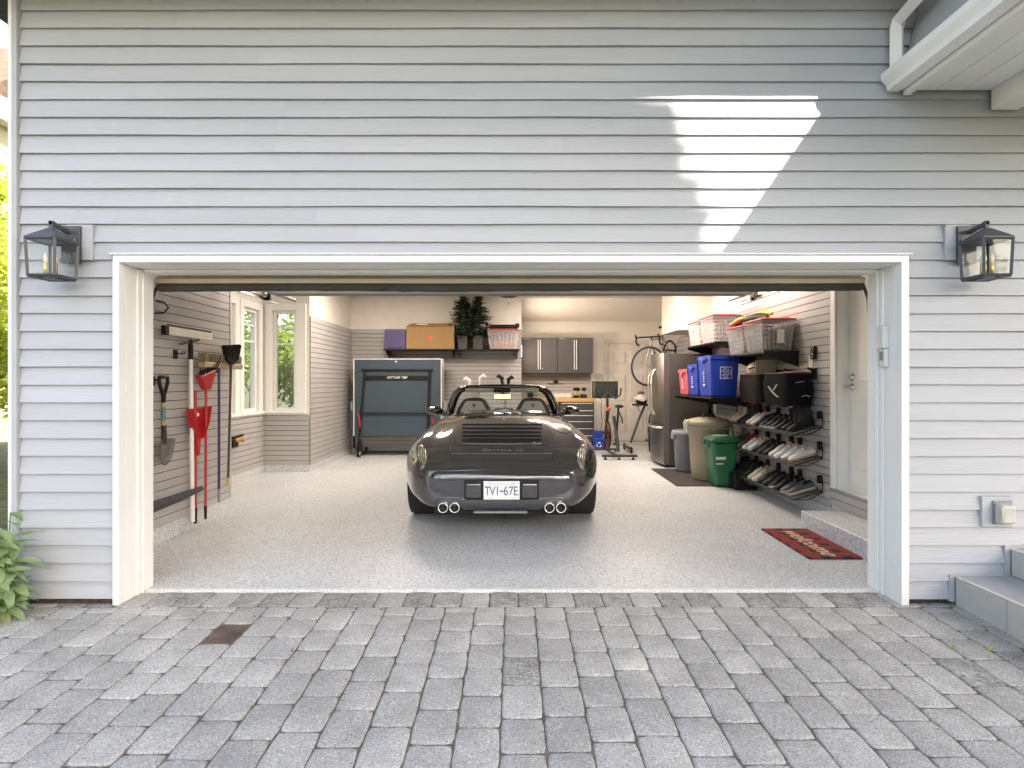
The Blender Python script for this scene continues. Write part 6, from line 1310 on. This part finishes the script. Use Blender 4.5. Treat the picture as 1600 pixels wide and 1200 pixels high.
bb_ = thing('waste_bin', 'large beige round waste bin with lid', 'bin', (2.645, YD(7.78), mz(7.78)), group='waste bins')
mat('binbeige', (.30, .26, .19), .55, var=.05)
mb = MB(); mb.lathe([(0, 0), (.215, 0), (.225, .03), (.245, .30), (.265, .68), (.29, .69), (.29, .73), (.275, .735), (0, .735)], 32); mb.build('tub', 'binbeige', bb_)
mb = MB(); mb.lathe([(.30, .735), (.305, .76), (.30, .79), (.27, .805), (.15, .835), (0, .84)], 32); ld = mb.build('lid', 'binbeige', bb_)
mb = MB(); mb.tube([(-.10, -.03, .835), (-.07, -.02, .87), (.0, 0, .88), (.07, .02, .87), (.10, .03, .835)], .017, 8); mb.build('strap_handle', 'brownblack', ld)
for s_ in (-1, 1):
    mb = MB(); mb.tube([(s_ * .29, -.05, .80), (s_ * .32, -.05, .77), (s_ * .315, -.05, .68), (s_ * .30, -.05, .65)], .012, 6); mb.tube([(s_ * .29, .05, .80), (s_ * .32, .05, .77), (s_ * .315, .05, .68), (s_ * .30, .05, .65)], .012, 6); mb.build('clamp_handle', 'offwhite', bb_)
gr = thing('waste_bin', 'dark green lidded waste bin with pale lettering', 'bin', (2.655, YD(7.33), mz(7.36)), group='waste bins')
mat('bingreen', (.012, .12, .055), .38, var=.08)
mb = MB(); mb.taper(0, 0, 0, .56, .25, .25, .335, .34); mb.build('tub', 'bingreen', gr, .045, 4)
mb = MB(); mb.box(-.18, .18, -.185, .185, .562, .60); mb.taper(0, 0, .60, .635, .33, .34, .27, .28); mb.build('lid', 'bingreen', gr, .012, 2)
mb = MB(); mb.tube([(.10, .10, .60), (.10, .14, .70), (.10, -.08, .72), (.10, -.12, .60)], .016, 6); mb.build('handle', 'bingreen', gr)
mb = MB(); mb.box(-.10, .08, -.06, .08, .636, .638); mb.build('paper_label', 'offwhite', gr)
mb = MB(); mb.tube([(-.18, -.1, .58), (-.20, -.1, .50), (-.20, .1, .50), (-.18, .1, .58)], .012, 6); mb.build('latch', 'bingreen', gr)
for z_, hh, w0, w1 in ((.345, .035, -.125, .0), (.285, .014, -.115, -.03)):
    mb = MB(); mb.box(w0, w1, -.0012, .0, 0, hh); mb.build('printed_mark', 'offwhite', gr, loc=(0, -(.125 + .045 * z_ / .56) - .002, z_), rot=(math.atan2(.045, .56), 0, 0))
cbs = thing('cardboard_sheet', 'pale cardboard sheet standing behind the ball', 'cardboard', (2.93, YD(6.62), 1.16)); mb = MB(); mb.box(-.14, .10, -.01, .0, 0, .46); mb.build('sheet', mat('palecard', (.42, .36, .31), .8), cbs)
# welcome mat
wm = thing('welcome_mat', 'red checked welcome mat before the speckled stoop', 'mat', (2.48, 1.22, floor_z(1.22) + .001)); wm.rotation_euler = (math.atan(.011), 0, 0)
def checks():
    m = bpy.data.materials.new('checks'); m.use_nodes = True; N = m.node_tree.nodes; L = m.node_tree.links; p = N['Principled BSDF']; p.inputs['Roughness'].default_value = .95
    tc = N.new('ShaderNodeTexCoord'); sp = N.new('ShaderNodeSeparateXYZ'); L.new(tc.outputs['Object'], sp.inputs[0]); band = []
    for k in (0, 1):
        a = N.new('ShaderNodeMath'); a.operation = 'MULTIPLY'; a.inputs[1].default_value = 1 / .165; L.new(sp.outputs[k], a.inputs[0])
        f = N.new('ShaderNodeMath'); f.operation = 'FRACT'; ad = N.new('ShaderNodeMath'); ad.operation = 'ADD'; ad.inputs[1].default_value = 20.25; L.new(a.outputs[0], ad.inputs[0]); L.new(ad.outputs[0], f.inputs[0])
        g_ = N.new('ShaderNodeMath'); g_.operation = 'GREATER_THAN'; g_.inputs[1].default_value = .5; L.new(f.outputs[0], g_.inputs[0]); band.append(g_)
    s_ = N.new('ShaderNodeMath'); s_.operation = 'MULTIPLY'; L.new(band[0].outputs[0], s_.inputs[0]); L.new(band[1].outputs[0], s_.inputs[1])
    no = N.new('ShaderNodeTexNoise'); no.inputs['Scale'].default_value = 250; L.new(tc.outputs['Object'], no.inputs['Vector'])
    mx = N.new('ShaderNodeMix'); mx.data_type = 'RGBA'; mx.inputs[6].default_value = (.22, .022, .022, 1); mx.inputs[7].default_value = (.025, .018, .018, 1); L.new(s_.outputs[0], mx.inputs[0])
    m2 = N.new('ShaderNodeMix'); m2.data_type = 'RGBA'; m2.blend_type = 'MULTIPLY'; m2.inputs[0].default_value = .7; L.new(mx.outputs[2], m2.inputs[6]); L.new(no.outputs[0], m2.inputs[7]); sc_ = N.new('ShaderNodeVectorMath'); sc_.operation = 'SCALE'; sc_.inputs[3].default_value = 1.6; L.new(m2.outputs[2], sc_.inputs[0]); L.new(sc_.outputs[0], p.inputs['Base Color'])
    b = N.new('ShaderNodeBump'); b.inputs['Strength'].default_value = .6; b.inputs['Distance'].default_value = .01; L.new(no.outputs[0], b.inputs['Height']); L.new(b.outputs[0], p.inputs['Normal']); MATS['checks'] = m
checks()
mb = MB(); mb.box(-.225, .225, -.425, .425, 0, .014); mb.build('pile', 'checks', wm, .004)
tm = text_mesh('welcome', .20, mat('matcream', (.62, .46, .33), .9, var=.1) and 'matcream', .0012, shear=.35, spacing=1.0); o_ = obj('lettering', tm, wm, (-.02, -.01, .0155), (0, 0, R(-90)))
# ------------------------------------------------------------------ vegetation
def leaf_cloud(name, centres, n, size, m, parent, seed=0, keep=None, flat=.6, shell=.55):
    """n leaf-shaped faces spread through ellipsoid clumps (centre, radii)"""
    r = np.random.default_rng(seed); C = np.array([c for c, _ in centres], float); Q = np.array([q for _, q in centres], float)
    wgt = Q.prod(1) ** .67; idx = r.choice(len(C), n, p=wgt / wgt.sum())
    d_ = r.normal(size=(n, 3)); d_ /= np.linalg.norm(d_, axis=1)[:, None]; rad = (shell + (1 - shell) * r.random(n)) ** 1.0 * r.random(n) ** .18
    P = C[idx] + d_ * Q[idx] * rad[:, None]
    if keep is not None: P = P[keep(P)]; n = len(P)
    a = r.normal(size=(n, 3)); a[:, 2] *= flat; a /= np.linalg.norm(a, axis=1)[:, None]
    b = np.cross(a, r.normal(size=(n, 3))); b /= np.linalg.norm(b, axis=1)[:, None] + 1e-9
    s = size * (.65 + .7 * r.random(n))[:, None]; fold = np.cross(a, b) * s * .12
    V = np.stack([P - a * s * .5, P + b * s * .27 + fold, P + a * s * .5, P - b * s * .27 + fold], 1).reshape(-1, 3)
    me = bpy.data.meshes.new(name); me.vertices.add(len(V)); me.vertices.foreach_set('co', V.ravel()); me.loops.add(4 * n); me.loops.foreach_set('vertex_index', np.arange(4 * n)); me.polygons.add(n); me.polygons.foreach_set('loop_start', np.arange(n) * 4); me.update(calc_edges=True); me.validate()
    me.materials.append(MATS[m]); return obj(name, me, parent)
def clumps(c, R_, k, seed, rr=(.35, .6)):
    r = random.Random(seed); out = []
    for i in range(k):
        a, b = r.uniform(0, 6.28), math.acos(r.uniform(-.7, 1)); q = r.uniform(.35, .85); s_ = r.uniform(*rr)
        out.append(((c[0] + R_[0] * q * math.sin(b) * math.cos(a), c[1] + R_[1] * q * math.sin(b) * math.sin(a), c[2] + R_[2] * q * math.cos(b)), (R_[0] * s_, R_[1] * s_, R_[2] * s_)))
    return out
def tree(name, label, cat, base, crown_c, R_, n, size, m, seed, group, k=12, keep=None, tr=.12):
    t = thing(name, label, cat, base, group=group); b = Vector(base); cc = Vector(crown_c) - b; r = random.Random(seed)
    mb = MB(); mb.tube([(0, 0, -.1), (cc.x * .25, cc.y * .25, cc.z * .4), (cc.x * .8, cc.y * .8, cc.z * .85), tuple(cc)], [tr, tr * .8, tr * .5, tr * .2], 10); mb.build('trunk', 'bark', t)
    mb = MB()
    for i in range(9):
        if keep: break
        a = i * 2.4; s_ = cc * r.uniform(.5, .9); e_ = cc + Vector((R_[0] * .7 * math.cos(a), R_[1] * .7 * math.sin(a), R_[2] * r.uniform(-.4, .5))); mb.tube([s_, (s_ + e_) / 2 + Vector((0, 0, .12)), e_], [tr * .4, tr * .25, tr * .08], 6)
    if mb.v: mb.build('limbs', 'bark', t)
    kp = (lambda P: keep(P + np.array(b))) if keep else None
    leaf_cloud('crown', clumps(cc, R_, k, seed), n, size, m, t, seed, kp); return t
# tall trees across the drive shade the front; leaves are cut out of the crowns to shape the sun patch
SV = np.array(SUN)
GAP = [(1058, 20), (1056, 175), (1052, 240), (1060, 290), (1082, 322), (1090, 350), (1095, 415), (1190, 440), (1250, 300), (1460, 60), (1460, 0)]
GAPW = [((x - 803) / 252, 1.36 + (598 - y) / 252) for x, y in GAP]
def gap_keep(P):
    t = P[:, 1] / SV[1]; X = P[:, 0] - SV[0] * t; Z = P[:, 2] - SV[2] * t; ins = np.zeros(len(P), bool); n = len(GAPW)
    for i in range(n):
        (x0, z0_), (x1, z1_) = GAPW[i], GAPW[(i + 1) % n]
        c = ((z0_ > Z) != (z1_ > Z)) & (X < (x1 - x0) * (Z - z0_) / (z1_ - z0_ + 1e-12) + x0); ins ^= c
    strip = (X > (970 - 803) / 252) & (X < (1080 - 803) / 252) & (Z > 1.36 + (598 - 178) / 252) & (rng.random(len(P)) < .95)
    band = (X > (1042 - 803) / 252) & (X < (1090 - 803) / 252) & (Z > 1.36 + (598 - 330) / 252) & (np.sin(X * 23 + 1.3 * np.sin(Z * 9)) * np.sin(Z * 13 + X * 5) > .1) & (rng.random(len(P)) < .8)
    return ~(ins | strip | band)
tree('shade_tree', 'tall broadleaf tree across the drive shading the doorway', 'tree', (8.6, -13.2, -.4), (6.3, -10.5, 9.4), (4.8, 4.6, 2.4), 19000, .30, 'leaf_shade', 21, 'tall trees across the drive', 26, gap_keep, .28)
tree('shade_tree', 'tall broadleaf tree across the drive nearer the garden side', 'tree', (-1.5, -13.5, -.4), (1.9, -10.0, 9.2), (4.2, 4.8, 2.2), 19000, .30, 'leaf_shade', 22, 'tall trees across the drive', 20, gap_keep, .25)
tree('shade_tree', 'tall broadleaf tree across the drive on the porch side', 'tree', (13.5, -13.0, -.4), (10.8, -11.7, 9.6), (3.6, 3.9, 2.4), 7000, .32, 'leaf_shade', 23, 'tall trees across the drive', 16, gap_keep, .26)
for i, (x, y, zc, rr) in enumerate(((-8, -15, 2.6, 2.4), (-3, -17, 2.8, 2.6), (2.2, -18, 2.5, 2.4), (7, -17, 2.8, 2.6), (12, -15, 2.5, 2.4))):
    tree('hedge_tree', ['round hedge tree far left across the drive', 'round hedge tree left across the drive', 'round hedge tree straight across the drive', 'round hedge tree right across the drive', 'round hedge tree far right across the drive'][i], 'tree', (x, y, -.55), (x, y, zc), (rr, rr, rr * 1.05), 3500, .26, ['leaf_dark', 'leaf_bright', 'leaf_dark'][i % 3], 40 + i, 'hedge trees across the drive', 10, None, .12)
# garden on the left, seen past the corner and through the bay windows
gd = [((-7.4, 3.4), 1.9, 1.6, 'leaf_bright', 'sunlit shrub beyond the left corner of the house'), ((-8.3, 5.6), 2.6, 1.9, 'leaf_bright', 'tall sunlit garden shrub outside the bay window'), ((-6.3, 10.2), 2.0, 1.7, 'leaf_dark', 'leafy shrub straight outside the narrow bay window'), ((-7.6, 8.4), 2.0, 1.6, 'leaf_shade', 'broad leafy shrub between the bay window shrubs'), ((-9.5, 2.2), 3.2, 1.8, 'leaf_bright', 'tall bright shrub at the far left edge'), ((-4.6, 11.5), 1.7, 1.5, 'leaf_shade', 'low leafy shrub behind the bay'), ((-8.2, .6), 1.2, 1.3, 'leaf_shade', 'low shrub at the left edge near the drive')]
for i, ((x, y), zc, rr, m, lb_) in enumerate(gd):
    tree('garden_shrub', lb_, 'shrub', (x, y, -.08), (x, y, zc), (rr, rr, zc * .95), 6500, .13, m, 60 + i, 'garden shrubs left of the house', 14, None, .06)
# leafy plant at the foot of the left corner
pl_ = thing('leafy_plant', 'pale green big-leaved plant at the foot of the left corner', 'plant', (-2.985, -.24, drive_z(-.24)))
def leaf_mesh(L_, W_, seed):
    r = random.Random(seed); rows = []; n = 8
    for i in range(n + 1):
        u = i / n; w_ = W_ * (math.sin(math.pi * u ** .85) ** .85) + .001; dz = -.22 * L_ * u * u; rows.append([(L_ * u, s_ * w_ / 2, dz + abs(s_) * w_ * .16 + .003 * math.sin(9 * u + s_ * 2)) for s_ in (-1, -.5, 0, .5, 1)])
    mb = MB(); mb.grid(rows); return mb.mesh('leaf', 'leaf_shrub')
lms = [leaf_mesh(.16, .055, 1), leaf_mesh(.14, .048, 2), leaf_mesh(.18, .06, 3)]
rp = random.Random(5); st = MB()
for k in range(24):
    a = rp.uniform(0, 6.28); hx, hy, hz = rp.uniform(-.14, .03), rp.uniform(-.10, .10), rp.uniform(.18, .64); st.tube([(hx * .2, hy * .2, 0), (hx * .6, hy * .6, hz * .5), (hx, hy, hz)], [.006, .005, .004], 5)
    for j in range(8):
        f = .3 + .7 * j / 7; o_ = obj('leaf', lms[(k + j) % 3], pl_, (hx * f, hy * f, hz * f)); o_.rotation_euler = (rp.uniform(-.4, .4), rp.uniform(-.35, .45), j * 2.4 + a)
st.build('stem', mat('stemgreen', (.16, .20, .07), .6), pl_)

def weed(label, x, y, seed):
    r = random.Random(seed); t = thing('weed', label, 'weed', (x, y, drive_z(y) - .008), group='weeds in the paver joints'); mb = MB()
    for k in range(14):
        a = r.uniform(0, 6.28); ln = r.uniform(.012, .032); w_ = .004; d_ = Vector((math.cos(a), math.sin(a), r.uniform(.6, 1.6))).normalized(); s_ = Vector((-math.sin(a), math.cos(a), 0)) * w_
        mb.add([-s_ * .4, s_ * .4, d_ * ln * .6 + s_, d_ * ln, d_ * ln * .6 - s_], [(0, 1, 2, 3, 4)])
    mb.build('blades', 'leaf_bright', t)
gx = lambda x: xs0 + round((x - xs0) / CW) * CW
weed('small green weed in a joint near the tiled steps', gx(2.57), -.60, 1); weed('small green weed in a joint before the right door casing', gx(2.22), -.57, 2)
